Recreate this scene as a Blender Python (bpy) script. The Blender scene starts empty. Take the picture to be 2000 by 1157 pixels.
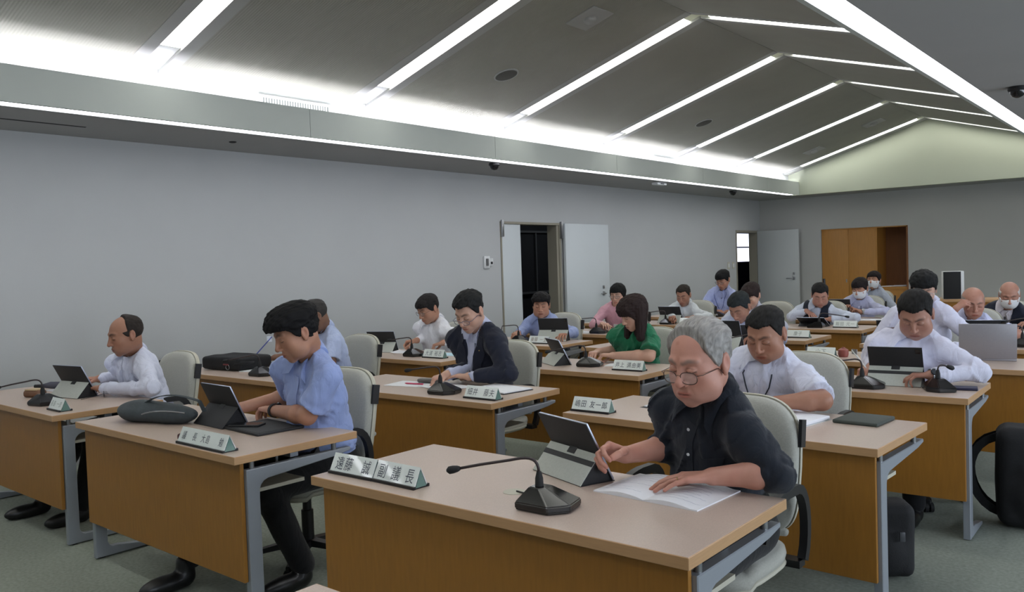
import bpy, bmesh, math, random
import numpy as np
from mathutils import Vector, Matrix
random.seed(7); np.random.seed(7)
SC = bpy.context.scene; COL = SC.collection; PI = math.pi

# ------------------------------------------------------------------ camera
CAM_F = np.array([-0.63779669, 0.76936916, -0.0358675])
CAM_R = np.array([0.77020125, 0.63696106, -0.03272063])
CAM_U = np.array([0.00232804, 0.0484943, 0.99882075])
cd = bpy.data.cameras.new('camera'); cam = bpy.data.objects.new('camera', cd); COL.objects.link(cam)
cd.sensor_fit = 'HORIZONTAL'; cd.sensor_width = 36.0; cd.lens = 36.0 * 1637.95 / 2000.0
cd.clip_start = 0.05; cd.clip_end = 100
M = Matrix.Identity(4)
for i in range(3):
    M[i][0] = CAM_R[i]; M[i][1] = CAM_U[i]; M[i][2] = -CAM_F[i]
M[2][3] = 1.44
cam.matrix_world = M; SC.camera = cam

# ------------------------------------------------------------------ light
SC.view_settings.view_transform = 'Standard'; SC.view_settings.look = 'None'
SC.view_settings.gamma = 1.0; SC.view_settings.use_curve_mapping = False
SC.view_settings.exposure = 0.0
STRIP_E, SLOT_E, COVE_E, DAY_E = 9.0, 9.0, 42.0, 8.0
w = bpy.data.worlds.new('world'); SC.world = w; w.use_nodes = True
w.node_tree.nodes['Background'].inputs[0].default_value = (0.75, 0.86, 1.0, 1)
w.node_tree.nodes['Background'].inputs[1].default_value = 1.0
def area(name, loc, rot, sx, sy, power, color):
    l = bpy.data.lights.new(name, 'AREA'); l.shape = 'RECTANGLE'; l.size = sx; l.size_y = sy
    l.energy = power; l.color = color
    o = bpy.data.objects.new(name, l); COL.objects.link(o); o.location = loc; o.rotation_euler = rot
    return o
# daylight falling in through the window band of the right wall (outside the frame)
for wy in (0.6, 3.4, 6.2, 9.0):
    area('window_daylight', (3.78, wy, 1.55), (0, math.radians(90), 0), 1.3, 2.2, DAY_E * 9, (0.80, 0.88, 1.0))

area('corridor_fill', (-8.0, 11.5, 2.45), (0, 0, 0), 0.3, 1.2, 3.0, (0.9, 0.95, 1.0))  # added fill light, no real fixture; keeps the corridor behind the door from going black

# ------------------------------------------------------------------ materials
def lin(c):
    if isinstance(c, str):
        c = c.lstrip('#'); c = tuple(int(c[i:i+2], 16) / 255 for i in (0, 2, 4))
    return tuple(x / 12.92 if x <= 0.04045 else ((x + 0.055) / 1.055) ** 2.4 for x in c)
def nd(nt, t, **kw):
    n = nt.nodes.new(t)
    for k, v in kw.items(): setattr(n, k, v)
    return n
MATS = {}
def mat(name, color, rough=0.6, metal=0.0, emit=None, estr=0.0, noise=None, bump=None, alpha=1.0, trans=0.0,
        attr=None, sheen=0.0, spec=0.5, stretch=(1, 1, 1), coat=0.0, wave=None, crease=None):
    """noise=(scale, amount) colour variation; bump=(scale, strength)"""
    if name in MATS: return MATS[name]
    m = bpy.data.materials.new(name); m.use_nodes = True; nt = m.node_tree
    b = nt.nodes['Principled BSDF']
    c = lin(color)
    b.inputs['Base Color'].default_value = (*c, 1)
    b.inputs['Roughness'].default_value = rough; b.inputs['Metallic'].default_value = metal
    b.inputs['Specular IOR Level'].default_value = spec
    b.inputs['Alpha'].default_value = alpha
    b.inputs['Transmission Weight'].default_value = trans
    b.inputs['Sheen Weight'].default_value = sheen
    b.inputs['Coat Weight'].default_value = coat
    if emit:
        b.inputs['Emission Color'].default_value = (*lin(emit), 1); b.inputs['Emission Strength'].default_value = estr
    tc = nd(nt, 'ShaderNodeTexCoord'); mp = nd(nt, 'ShaderNodeMapping')
    nt.links.new(tc.outputs['Object'], mp.inputs['Vector']); mp.inputs['Scale'].default_value = stretch
    src = None
    if attr:
        a = nd(nt, 'ShaderNodeAttribute', attribute_name=attr); src = a.outputs['Color']
    if noise:
        n = nd(nt, 'ShaderNodeTexNoise'); n.inputs['Scale'].default_value = noise[0]; n.inputs['Detail'].default_value = 5
        nt.links.new(mp.outputs[0], n.inputs['Vector'])
        r = nd(nt, 'ShaderNodeMapRange'); r.inputs[1].default_value = 0.25; r.inputs[2].default_value = 0.75
        r.inputs[3].default_value = 1 - noise[1]; r.inputs[4].default_value = 1 + noise[1]
        nt.links.new(n.outputs['Fac'], r.inputs[0])
        vm = nd(nt, 'ShaderNodeVectorMath', operation='SCALE')
        if src is None: vm.inputs[0].default_value = c
        else: nt.links.new(src, vm.inputs[0])
        nt.links.new(r.outputs[0], vm.inputs['Scale']); src = vm.outputs[0]
    if src is not None: nt.links.new(src, b.inputs['Base Color'])
    if bump or wave:
        bp = nd(nt, 'ShaderNodeBump'); bp.inputs['Distance'].default_value = 0.002
        if wave:
            t = nd(nt, 'ShaderNodeTexWave', bands_direction=wave[2]); t.inputs['Scale'].default_value = wave[0]
            bp.inputs['Strength'].default_value = wave[1]
            nt.links.new(tc.outputs['Object'], t.inputs['Vector']); nt.links.new(t.outputs['Fac'], bp.inputs['Height'])
        else:
            t = nd(nt, 'ShaderNodeTexNoise'); t.inputs['Scale'].default_value = bump[0]; t.inputs['Detail'].default_value = 4
            bp.inputs['Strength'].default_value = bump[1]
            nt.links.new(mp.outputs[0], t.inputs['Vector']); nt.links.new(t.outputs['Fac'], bp.inputs['Height'])
        last = bp
        if crease:
            n2 = nd(nt, 'ShaderNodeTexNoise'); n2.inputs['Scale'].default_value = crease[0]; n2.inputs['Detail'].default_value = 3; n2.inputs['Distortion'].default_value = 1.6
            m2 = nd(nt, 'ShaderNodeMapping'); m2.inputs['Scale'].default_value = (1.0, 1.0, 0.45); m2.inputs['Rotation'].default_value = (0.5, 0.4, 0.3)
            nt.links.new(tc.outputs['Object'], m2.inputs['Vector']); nt.links.new(m2.outputs[0], n2.inputs['Vector'])
            b2 = nd(nt, 'ShaderNodeBump'); b2.inputs['Distance'].default_value = 0.02; b2.inputs['Strength'].default_value = crease[1]
            nt.links.new(n2.outputs['Fac'], b2.inputs['Height']); nt.links.new(bp.outputs[0], b2.inputs['Normal']); last = b2
        nt.links.new(last.outputs[0], b.inputs['Normal'])
    MATS[name] = m; return m

m_wall = mat('wall_paint', '#b0b2b2', 0.85, noise=(1.2, 0.03), bump=(160, 0.25))
m_far = mat('far_wall_paint', '#adada9', 0.85, noise=(1.2, 0.03), bump=(160, 0.25))
m_soffit = mat('soffit_paint', '#a2a2a1', 0.85, noise=(2, 0.03))
m_fascia = mat('fascia_paint', '#aeb3ae', 0.6, noise=(0.8, 0.04))
m_gable = mat('gable_paint', '#b3b8a6', 0.7, noise=(0.7, 0.03))
m_panel_c = mat('acoustic_ceiling', '#93928a', 0.8, wave=(15, 1.0, 'Y'), noise=(3, 0.04))
m_carpet = mat('carpet', '#8a9086', 0.95, noise=(60, 0.18), bump=(400, 0.8), spec=0.1)
m_strip = mat('light_strip', '#ffffff', 0.5, emit='#fbfcf4', estr=STRIP_E)
m_slot = mat('light_slot', '#ffffff', 0.5, emit='#f4f6ff', estr=SLOT_E)
m_cove = mat('light_cove', '#ffffff', 0.5, emit='#f8f7ff', estr=COVE_E)
m_cream = mat('strip_recess', '#e2e6cf', 0.6)
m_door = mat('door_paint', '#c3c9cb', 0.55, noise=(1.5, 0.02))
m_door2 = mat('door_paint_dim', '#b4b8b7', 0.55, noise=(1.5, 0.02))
m_jamb = mat('door_jamb', '#8d887a', 0.6)
m_steel = mat('brushed_steel', '#a3a5a8', 0.3, 0.9)
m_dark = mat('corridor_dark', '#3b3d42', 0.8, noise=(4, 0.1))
m_black = mat('black_plastic', '#151517', 0.42, noise=(20, 0.1))
m_gloss = mat('black_gloss', '#0c0c0e', 0.18, spec=0.6)
m_rubber = mat('dark_rubber', '#1c1c1d', 0.75, noise=(20, 0.1))
m_top = mat('desk_laminate', '#bdaa9d', 0.32, noise=(260, 0.10), bump=(500, 0.05))
m_edge = mat('desk_edge_wood', '#b99268', 0.45, noise=(14, 0.07), stretch=(1, 1, 14))
m_ven = mat('desk_veneer', '#9a6a28', 0.42, noise=(16, 0.10), stretch=(5, 5, 0.6))
m_frame = mat('desk_frame_grey', '#9aa0a8', 0.38, 0.35)
m_cab = mat('cabinet_wood', '#ad7936', 0.5, noise=(10, 0.08), stretch=(4, 4, 0.5))
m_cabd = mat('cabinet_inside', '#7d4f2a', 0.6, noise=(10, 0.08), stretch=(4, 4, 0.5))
m_fab = mat('chair_fabric', '#a8a89f', 0.9, noise=(180, 0.10), bump=(300, 0.4), sheen=0.2)
m_shell = mat('chair_shell', '#b9b6a6', 0.55)
m_paper = mat('paper', '#dfe1e6', 0.8, noise=(6, 0.02))
m_ink = mat('ink', '#565b66', 0.8)
m_plate = mat('plate_card', '#e2e9e6', 0.3, noise=(3, 0.02), coat=0.6)
m_acryl = mat('plate_acrylic', '#7fa39b', 0.12, trans=0.35, coat=0.5)
m_folio = mat('folio_grey', '#b3b7b0', 0.8, noise=(120, 0.06), bump=(400, 0.15))
m_foliob = mat('folio_black', '#1e1f22', 0.6, noise=(90, 0.1))
m_tsilver = mat('tablet_edge', '#b9c0d2', 0.3, 0.7)
m_screen = mat('tablet_screen', '#c9d4e8', 0.2, emit='#c9d6ee', estr=0.6)
m_lap = mat('laptop_silver', '#9d9ba0', 0.42, 0.5, noise=(100, 0.03))
m_glass = mat('lens_glass', '#e8f0f2', 0.05, alpha=0.16)
m_gframe = mat('spectacle_metal', '#5a4a42', 0.35, 0.7)
m_gdark = mat('spectacle_dark', '#2d2a35', 0.35)
m_white = mat('white_plastic', '#d4d6d6', 0.5)
m_trunkgrey = mat('bag_grey_cloth', '#40474b', 0.85, noise=(30, 0.15), bump=(120, 0.4))
m_blackcloth = mat('bag_black_cloth', '#121316', 0.8, noise=(30, 0.2), bump=(150, 0.5))

# ------------------------------------------------------------------ helpers
def tag(o, label=None, cat=None, group=None, kind=None):
    if label: o['label'] = label
    if cat: o['category'] = cat
    if group: o['group'] = group
    if kind: o['kind'] = kind
    return o
def thing(name, label, cat, loc=(0, 0, 0), rz=0.0, group=None):
    o = bpy.data.objects.new(name, None); COL.objects.link(o); o.empty_display_size = 0.05
    o.location = loc; o.rotation_euler = (0, 0, rz); return tag(o, label, cat, group)
def mobj(name, me, parent=None, m=None, smooth=None):
    o = bpy.data.objects.new(name, me); COL.objects.link(o)
    if m is not None and not me.materials:
        for mm in (m if isinstance(m, (list, tuple)) else [m]): me.materials.append(mm)
    if parent is not None: o.parent = parent
    return o
def bmesh_obj(name, bm, m, parent=None, smooth=False):
    me = bpy.data.meshes.new(name); bmesh.ops.recalc_face_normals(bm, faces=bm.faces); bm.to_mesh(me); bm.free()
    if smooth is True:
        me.shade_smooth()
    elif smooth:
        me.shade_smooth(); me.set_sharp_from_angle(angle=math.radians(smooth))
    return mobj(name, me, parent, m)
def pydata(name, v, f, m, parent=None, smooth=False):
    me = bpy.data.meshes.new(name); me.from_pydata([tuple(x) for x in v], [], [tuple(x) for x in f]); me.update()
    bm = bmesh.new(); bm.from_mesh(me); bmesh.ops.recalc_face_normals(bm, faces=bm.faces); bm.to_mesh(me); bm.free()
    if smooth is True: me.shade_smooth()
    elif smooth: me.shade_smooth(); me.set_sharp_from_angle(angle=math.radians(smooth))
    return mobj(name, me, parent, m)
def bx(bm, x0, x1, y0, y1, z0, z1, r=0.0, seg=2, mi=0, mtx=None):
    r_ = bmesh.ops.create_cube(bm, size=1.0)
    vs = r_['verts']
    for v in vs:
        v.co = Vector(((x0+x1)/2 + v.co.x*(x1-x0), (y0+y1)/2 + v.co.y*(y1-y0), (z0+z1)/2 + v.co.z*(z1-z0)))
    fs = list({f for v in vs for f in v.link_faces})
    for f in fs: f.material_index = mi
    if r > 0:
        es = list({e for v in vs for e in v.link_edges})
        g = bmesh.ops.bevel(bm, geom=es, offset=r, segments=seg, affect='EDGES', profile=0.5)
        vs = list({v for f in g['faces'] for v in f.verts} | {v for v in vs if v.is_valid})
        for f in g['faces']: f.material_index = mi
    if mtx is not None:
        for v in vs: v.co = mtx @ v.co
    return vs
def box(name, b, m, parent=None, r=0.0, seg=2, mtx=None, smooth=None):
    bm = bmesh.new(); bx(bm, *b, r=r, seg=seg, mtx=mtx)
    return bmesh_obj(name, bm, m, parent, smooth if smooth is not None else (40 if r else False))
def sweep(bm, pts, prof, closed=False, up=(0, 0, 1), scales=None, mi=0):
    """sweep a 2-D profile [(a,b)] along points"""
    pts = [Vector(p) for p in pts]; n = len(pts); rings = []; up = Vector(up)
    for i, p in enumerate(pts):
        if closed: t = pts[(i+1) % n] - pts[i-1]
        else: t = pts[min(i+1, n-1)] - pts[max(i-1, 0)]
        t.normalize()
        s = t.cross(up)
        if s.length < 1e-3: s = t.cross(Vector((0.3, 1, 0.1)))
        if rings and s.dot(ls) < 0: s = -s
        s.normalize(); ls = s.copy(); u2 = s.cross(t).normalized()
        k = scales[i] if scales else 1.0
        rings.append([bm.verts.new(p + s*(a*k) + u2*(b*k)) for a, b in prof])
    m_ = len(prof)
    for i in range(n if closed else n-1):
        r0, r1 = rings[i], rings[(i+1) % n]
        for j in range(m_):
            f = bm.faces.new((r0[j], r0[(j+1) % m_], r1[(j+1) % m_], r1[j])); f.material_index = mi
    if not closed:
        for r_ in (rings[0], rings[-1]):
            try: f = bm.faces.new(r_); f.material_index = mi
            except ValueError: pass
    return rings
def circ(r, n=8, b=None): return [(r*math.cos(2*PI*i/n), (b or r)*math.sin(2*PI*i/n)) for i in range(n)]
def tube(name, pts, r, m, parent=None, n=8, scales=None, closed=False, prof=None, up=(0, 0, 1), smooth=60):
    bm = bmesh.new(); sweep(bm, pts, prof or circ(r, n), closed, up, scales); return bmesh_obj(name, bm, m, parent, smooth)
def bez(p0, p1, p2, p3, n=8):
    p0, p1, p2, p3 = map(Vector, (p0, p1, p2, p3)); out = []
    for i in range(n+1):
        t = i/n; out.append(p0*(1-t)**3 + p1*3*t*(1-t)**2 + p2*3*t*t*(1-t) + p3*t**3)
    return out
def prism(bm, poly, lo, hi, axis='x', mi=0):
    """extrude polygon (2-D) along axis"""
    def P(a, b, c): return {'x': (c, a, b), 'y': (a, c, b), 'z': (a, b, c)}[axis]
    A = [bm.verts.new(P(a, b, lo)) for a, b in poly]; B = [bm.verts.new(P(a, b, hi)) for a, b in poly]
    n = len(poly); fs = [bm.faces.new(A), bm.faces.new(B)]
    for i in range(n): fs.append(bm.faces.new((A[i], A[(i+1) % n], B[(i+1) % n], B[i])))
    for f in fs: f.material_index = mi
def lathe(bm, prof, c=(0, 0, 0), n=20, mi=0):
    rings = [[bm.verts.new((c[0]+r*math.cos(2*PI*i/n), c[1]+r*math.sin(2*PI*i/n), c[2]+z)) for i in range(n)] for r, z in prof]
    for a, b in zip(rings, rings[1:]):
        for i in range(n): bm.faces.new((a[i], a[(i+1) % n], b[(i+1) % n], b[i])).material_index = mi
    bm.faces.new(rings[0]); bm.faces.new(rings[-1])
def dup(root, loc, rz, label=None, group=None, cat=None):
    r = root.copy(); COL.objects.link(r); r.location = loc; r.rotation_euler = (0, 0, rz)
    if label: r['label'] = label
    if group: r['group'] = group
    for ch in list(root.children):
        c = ch.copy(); COL.objects.link(c); c.parent = r
        for g in ch.children:
            d = g.copy(); COL.objects.link(d); d.parent = c
    return r

# ------------------------------------------------------------------ room shell
XL, XR, YB, YF = -6.8, 3.6, -3.2, 15.95     # left, right, back, far wall
ZC = 2.56                                     # soffit height
XF0, XF1, YG = -5.72, -1.375, 15.2            # vault fascias and gable
XM = (XF0 + XF1) / 2; ZR = 3.64; SL = 0.298   # ridge and slope
def struct(o): o['kind'] = 'structure'; return o
struct(box('floor', (XL-0.2, XR+0.2, YB-0.2, YF+0.9, -0.12, 0), m_carpet))
# left wall with two door openings
bm = bmesh.new(); W = 0.16
D1 = (8.02, 9.27, 1.99); D2 = (14.85, 15.8, 1.96)
for y0, y1, z0, z1 in ((YB, D1[0], 0, ZC), (D1[0], D1[1], D1[2], ZC), (D1[1], D2[0], 0, ZC), (D2[0], D2[1], D2[2], ZC), (D2[1], YF, 0, ZC)):
    bx(bm, XL-W, XL, y0, y1, z0, z1)
struct(bmesh_obj('wall_left', bm, m_wall))
# far wall with cabinet recess
bm = bmesh.new(); CX0, CX1, CZ = -5.6, -4.07, 1.935
for x0, x1, z0, z1 in ((XL-W, CX0, 0, ZC), (CX0, CX1, CZ, ZC), (CX1, XR, 0, ZC)):
    bx(bm, x0, x1, YF, YF+0.7, z0, z1)
bx(bm, CX0, CX1, YF+0.62, YF+0.7, 0, CZ)
struct(bmesh_obj('wall_far', bm, m_far))
bm = bmesh.new(); bx(bm, XL-W, XR+0.2, YB-0.15, YB, 0, ZC); struct(bmesh_obj('wall_back', bm, m_wall))
# right wall with a band of windows
bm = bmesh.new()
bx(bm, XR, XR+0.15, YB, YF, 0, 0.8); bx(bm, XR, XR+0.15, YB, YF, 2.3, ZC)
edges = [YB, -0.6, 1.8, 2.2, 4.6, 5.0, 7.4, 7.8, 10.2, YF]
for y0, y1 in zip(edges[0::2], edges[1::2]): bx(bm, XR, XR+0.15, y0, y1, 0.8, 2.3)
struct(bmesh_obj('wall_right', bm, m_wall))
for i, y0 in enumerate((-0.6, 2.2, 5.0, 7.8)):
    wf = bmesh.new()
    for a, b, c, d in ((y0, y0+2.4, 0.8, 0.85), (y0, y0+2.4, 2.25, 2.3), (y0, y0+0.05, 0.85, 2.25), (y0+2.35, y0+2.4, 0.85, 2.25), (y0+1.18, y0+1.22, 0.85, 2.25)):
        bx(wf, XR+0.04, XR+0.1, a, b, c, d)
    struct(bmesh_obj('window_%d' % (i+1), wf, m_steel))
# soffits (flat lower ceiling) left, right, far, near
bm = bmesh.new()
SB = ZC + 0.06
bx(bm, XL-W, XF0-0.15, YB, YF, ZC, SB); bx(bm, XF1+0.155, XR+0.15, YB, YF, ZC, SB)
bx(bm, XF0-0.15, XF1+0.155, YG+0.12, YF, ZC, SB); bx(bm, XF0-0.15, XF1+0.155, YB, YB+0.6, ZC, SB)
ceil = struct(bmesh_obj('ceiling', bm, m_soffit))
# roof over the vault, above the acoustic panels
def zs(x): return ZR - SL*abs(x - XM)
XS0, XS1 = -5.915, -1.18
bm = bmesh.new()
prism(bm, [(XS0-0.1, zs(XS0-0.1)+0.12), (XM, ZR+0.12), (XS1+0.1, zs(XS1+0.1)+0.12), (XS1+0.1, zs(XS1)+0.2), (XM, ZR+0.2), (XS0-0.1, zs(XS0)+0.2)], YB+0.4, YG+0.1, 'y')
struct(bmesh_obj('trim_1', bm, m_cream))
# cove back walls
for k, (xa, xb) in enumerate(((XS0-0.05, XS0), (XS1, XS1+0.05))):
    bm = bmesh.new(); bx(bm, xa, xb, YB+0.5, YG, SB-0.05, zs(XS0)+0.14); struct(bmesh_obj('trim_%d' % (k+2), bm, m_white))
# fascia boards: long panels with fine joints
def fascia(n, xa, xb):
    o = None
    bm = bmesh.new(); bx(bm, xa+0.003*(1 if n == 4 else 0), xb-0.003*(1 if n == 5 else 0), YB+0.5, YG, ZC+0.003, 2.79)
    root = struct(bmesh_obj('trim_%d' % n, bm, m_rubber))
    y = YB+0.5; me = None; k = 0
    while y < YG-0.1:
        y1 = min(y+2.35, YG)
        bm = bmesh.new(); bx(bm, xa-0.004, xb+0.004, y+0.002, y1-0.002, ZC, 2.795)
        bmesh_obj('panel', bm, m_fascia, root); y = y1
fascia(4, XF0-0.02, XF0); fascia(5, XF1, XF1+0.02)
# gable end wall
bm = bmesh.new(); prism(bm, [(XF0-0.3, ZC), (XF1+0.3, ZC), (XF1+0.3, zs(XF1+0.3)+0.1), (XM, ZR+0.1), (XF0-0.3, zs(XF0-0.3)+0.1)], YG, YG+0.12, 'y')
struct(bmesh_obj('wall_gable', bm, m_gable))
bm = bmesh.new(); prism(bm, [(XF0-0.3, ZC), (XF1+0.3, ZC), (XF1+0.3, zs(XF1+0.3)+0.1), (XM, ZR+0.1), (XF0-0.3, zs(XF0-0.3)+0.1)], YB+0.5, YB+0.62, 'y')
struct(bmesh_obj('wall_gable_back', bm, m_gable))
# acoustic panels between the light strips
SY = [-2.84, -0.87, 1.10, 3.07, 5.04, 7.01, 8.98, 10.95, 12.92, 14.90]; SW = 0.085
def slope_slab(bm, x0, x1, y0, y1, t=0.03, up=0.0, mi=0):
    prism(bm, [(x0, zs(x0)+up), (x1, zs(x1)+up), (x1, zs(x1)+t+up), (x0, zs(x0)+t+up)], y0, y1, 'y', mi)
ya = YB+0.6
for yc in SY + [YG+SW]:
    yb = yc - SW
    if yb - ya > 0.1:
        for x0, x1 in ((XS0, XM-0.003), (XM+0.003, XS1)):
            # every slope panel: a ribbed field with a plain border on both long sides
            bm = bmesh.new(); slope_slab(bm, x0, x1, ya+0.10, yb-0.10, 0.03, 0.002)
            p = bmesh_obj('ceiling_panel', bm, m_panel_c, ceil)
            bm = bmesh.new(); slope_slab(bm, x0, x1, ya, ya+0.10); slope_slab(bm, x0, x1, yb-0.10, yb)
            bmesh_obj('ceiling_border', bm, m_soffit, ceil)
    ya = yc + SW
# luminaires
for k, yc in enumerate(SY):
    nm = ['nearest', 'second', 'third', 'fourth', 'fifth', 'sixth', 'seventh', 'eighth'][max(0, k-2)] if k >= 2 else 'rear'
    t = thing('ceiling_light', {3: 'broad glowing light strip on the slope above the blank left wall', 4: 'glowing ceiling strip between the broad one and the round dark speaker',
        5: 'first glowing strip whose bend at the ridge is in view', 6: 'second glowing strip with its ridge bend in view', 7: 'third glowing strip with its ridge bend in view',
        8: 'fourth glowing strip with its ridge bend in view', 9: 'glowing strip hugging the pale gable at the far end'}.get(k, ('outermost strip near the back end of the vault, behind the viewer', 'second strip from the back end of the vault, behind the viewer', 'strip right above the viewer, before the broad one over the blank wall')[min(k, 2)]),
        'light', (XM, yc, ZR), 0, 'angled light strips of the vaulted ceiling')
    for s in (-1, 1):
        bm = bmesh.new()
        xe = XF0+0.14 if s < 0 else XF1-0.14
        xe2 = XS0+0.02 if s < 0 else XS1-0.02
        def Q(x, dz): return (x-XM, zs(x)-ZR+dz)
        x0 = XM + s*0.10
        prism(bm, [Q(x0, 0.02), Q(xe, 0.02), Q(xe, 0.045), Q(x0, 0.045)], -SW+0.008, SW-0.008, 'y')
        bmesh_obj('diffuser', bm, m_strip, t)
        bm = bmesh.new(); prism(bm, [Q(xe, 0.02), Q(xe2, 0.02), Q(xe2, 0.045), Q(xe, 0.045)], -SW+0.004, SW-0.004, 'y')
        bmesh_obj('end_cap', bm, m_white, t)
    bm = bmesh.new(); prism(bm, [(-0.10, -0.10*SL+0.02), (0, 0.02), (0.10, -0.10*SL+0.02), (0.10, 0.03), (0, 0.06), (-0.10, 0.03)], -SW+0.008, SW-0.008, 'y')
    bmesh_obj('ridge_joint', bm, m_cream, t)
for s, xa, xb, lab in ((0, XF0-0.145, XF0-0.022, 'long thin light slot along the foot of the fascia above the left wall'), (1, XF1+0.022, XF1+0.15, 'wide glowing light slot crossing the upper right corner')):
    y0, y1 = YB+0.7, YG-0.15
    t = thing('slot_light', lab, 'light', ((xa+xb)/2, y0, ZC))
    n = 12; L = (y1-y0)/n; hw = (xb-xa)/2
    for i in range(n):
        bm = bmesh.new(); bx(bm, -hw, hw, i*L+0.002, (i+1)*L-0.002, 0.006, 0.03); bmesh_obj('diffuser', bm, m_slot, t)
    bm = bmesh.new(); bx(bm, -hw, hw, 0, y1-y0, 0.031, 0.06); bmesh_obj('housing', bm, m_white, t)
    for i in range(n):
        bm = bmesh.new(); sweep(bm, [(0, i*L+0.05, 0.12), (0, (i+1)*L-0.05, 0.12)], circ(0.016, 8)); bmesh_obj('cove_tube', bm, m_cove, t, True)
# round speakers, detector, grilles, domes
def slope_mtx(x, y, dz=0.0):
    s = -1 if x < XM else 1
    return Matrix.Translation((x, y, zs(x)+dz)) @ Matrix.Rotation(-math.atan(SL)*s*1.0 if s > 0 else math.atan(SL)*-1.0, 4, 'Y')
for x, y, lab in ((-4.99, 6.04, 'dark round ceiling speaker on the nearer panel'), (-5.0, 10.03, 'small dark round ceiling speaker farther down the slope')):
    t = thing('ceiling_speaker', lab, 'speaker', (x, y, zs(x)), 0, 'round ceiling speakers'); t.rotation_euler = (0, -math.atan(SL), 0)
    bm = bmesh.new(); lathe(bm, [(0.118, 0.004), (0.118, -0.006), (0.105, -0.008), (0.104, 0.0)], n=32); bmesh_obj('rim', bm, m_soffit, t, 40)
    bm = bmesh.new(); lathe(bm, [(0.104, 0.002), (0.104, -0.006), (0.06, -0.010), (0.01, -0.011)], n=32); bmesh_obj('grille', bm, mat('grille_dark', '#4b4a46', 0.7, noise=(200, 0.3)), t, 40)
for x, y, lab in ((-4.0, 5.97, 'square ceiling plate with a round smoke detector near the ridge'), (-5.03, 14.08, 'faint square ceiling plate low on the last bay'), (-4.02, 13.88, 'faint square ceiling plate near the far ridge')):
    t = thing('smoke_detector', lab, 'detector', (x, y, zs(x)), 0, 'ceiling plates with detectors'); t.rotation_euler = (0, -math.atan(SL), 0)
    box('plate', (-0.15, 0.15, -0.15, 0.15, -0.006, 0.004), m_soffit, t, 0.002)
    bm = bmesh.new(); lathe(bm, [(0.055, 0), (0.055, -0.02), (0.04, -0.04), (0.02, -0.045)], n=20); bmesh_obj('sensor', bm, m_soffit, t, 40)
for y0, y1, lab in ((4.0, 4.72, 'white air grille above the fascia, nearer one'), (10.3, 10.95, 'small grey air grille above the fascia, farther one')):
    t = thing('air_grille', lab, 'vent', (XS0, y0, 2.70), 0, 'air grilles in the cove wall'); L = y1-y0
    bm = bmesh.new(); bx(bm, 0.001, 0.012, 0, L, 0.18, 0.2); bx(bm, 0.001, 0.012, 0, L, 0, 0.02); bx(bm, 0.001, 0.012, 0, 0.02, 0.02, 0.18); bx(bm, 0.001, 0.012, L-0.02, L, 0.02, 0.18)
    bmesh_obj('frame', bm, m_white, t)
    box('backing', (0.001, 0.003, 0.02, L-0.02, 0.02, 0.18), mat('grille_back', '#6e716f', 0.8), t)
    n = int(L/0.027); sm = bpy.data.meshes.new('slat'); bm = bmesh.new(); bx(bm, 0.003, 0.010, 0, 0.010, 0.02, 0.18); bm.to_mesh(sm); bm.free(); sm.materials.append(m_white)
    for i in range(n): o = mobj('slat', sm, t); o.location = (0, 0.025+i*(L-0.05)/n, 0)
for x, y, lab in ((-5.95, 6.95, 'black dome camera under the left soffit, nearer one'), (-6.02, 13.07, 'black dome camera under the left soffit, farther one'), (-1.0, 6.74, 'black dome camera on the right soffit beside the wide light slot')):
    t = thing('dome_camera', lab, 'camera', (x, y, ZC), 0, 'black dome cameras')
    bm = bmesh.new(); lathe(bm, [(0.06, 0), (0.062, -0.02), (0.055, -0.03)], n=20); bmesh_obj('base', bm, m_black, t, 40)
    bm = bmesh.new(); lathe(bm, [(0.048, -0.03), (0.044, -0.05), (0.03, -0.068), (0.008, -0.076)], n=20); bmesh_obj('dome', bm, m_gloss, t, 40)
t = thing('exit_sensor', 'small white sensor box under the left soffit between the dome cameras', 'sensor', (-6.02, 10.64, ZC))
box('casing', (-0.05, 0.05, -0.13, 0.13, -0.035, 0), m_white, t, 0.006); box('lens', (-0.02, 0.051, -0.05, 0.05, -0.028, -0.012), m_black, t, 0.002)
t = thing('air_slot', 'thin dark linear air slot in the soffit at far left', 'vent', (-6.33, 0.6, ZC)); box('slot', (-0.012, 0.012, 0, 2.2, -0.003, 0.001), m_rubber, t)
t = thing('ceiling_sensor', 'tiny dark round sensor on the soffit above the blank wall', 'sensor', (-6.3, 3.99, ZC))
bm = bmesh.new(); lathe(bm, [(0.03, 0), (0.03, -0.006), (0.02, -0.01)], n=14); bmesh_obj('body', bm, m_rubber, t)
# baseboards
struct(box('baseboard_left', (XL, XL+0.012, YB, D1[0]-0.02, 0, 0.06), m_soffit)); struct(box('baseboard_far', (CX1, XR, YF-0.012, YF, 0, 0.06), m_soffit))

# ------------------------------------------------------------------ corridor behind the left wall
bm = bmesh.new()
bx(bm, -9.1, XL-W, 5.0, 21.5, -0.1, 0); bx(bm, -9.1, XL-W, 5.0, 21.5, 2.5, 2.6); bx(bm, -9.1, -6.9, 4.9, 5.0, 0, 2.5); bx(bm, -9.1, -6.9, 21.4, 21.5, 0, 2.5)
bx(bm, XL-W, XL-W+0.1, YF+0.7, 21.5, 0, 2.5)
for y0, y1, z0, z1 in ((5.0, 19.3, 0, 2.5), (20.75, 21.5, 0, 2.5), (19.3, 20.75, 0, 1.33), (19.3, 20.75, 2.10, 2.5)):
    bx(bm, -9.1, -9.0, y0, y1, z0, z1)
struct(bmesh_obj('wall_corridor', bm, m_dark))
bm = bmesh.new()
for a in (0.95, 2.0): bx(bm, -8.99, -8.95, 10.0, 14.5, a, a+0.035)
for a in (10.4, 11.5, 12.6): bx(bm, -8.99, -8.96, a, a+0.03, 0, 2.0)
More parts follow.
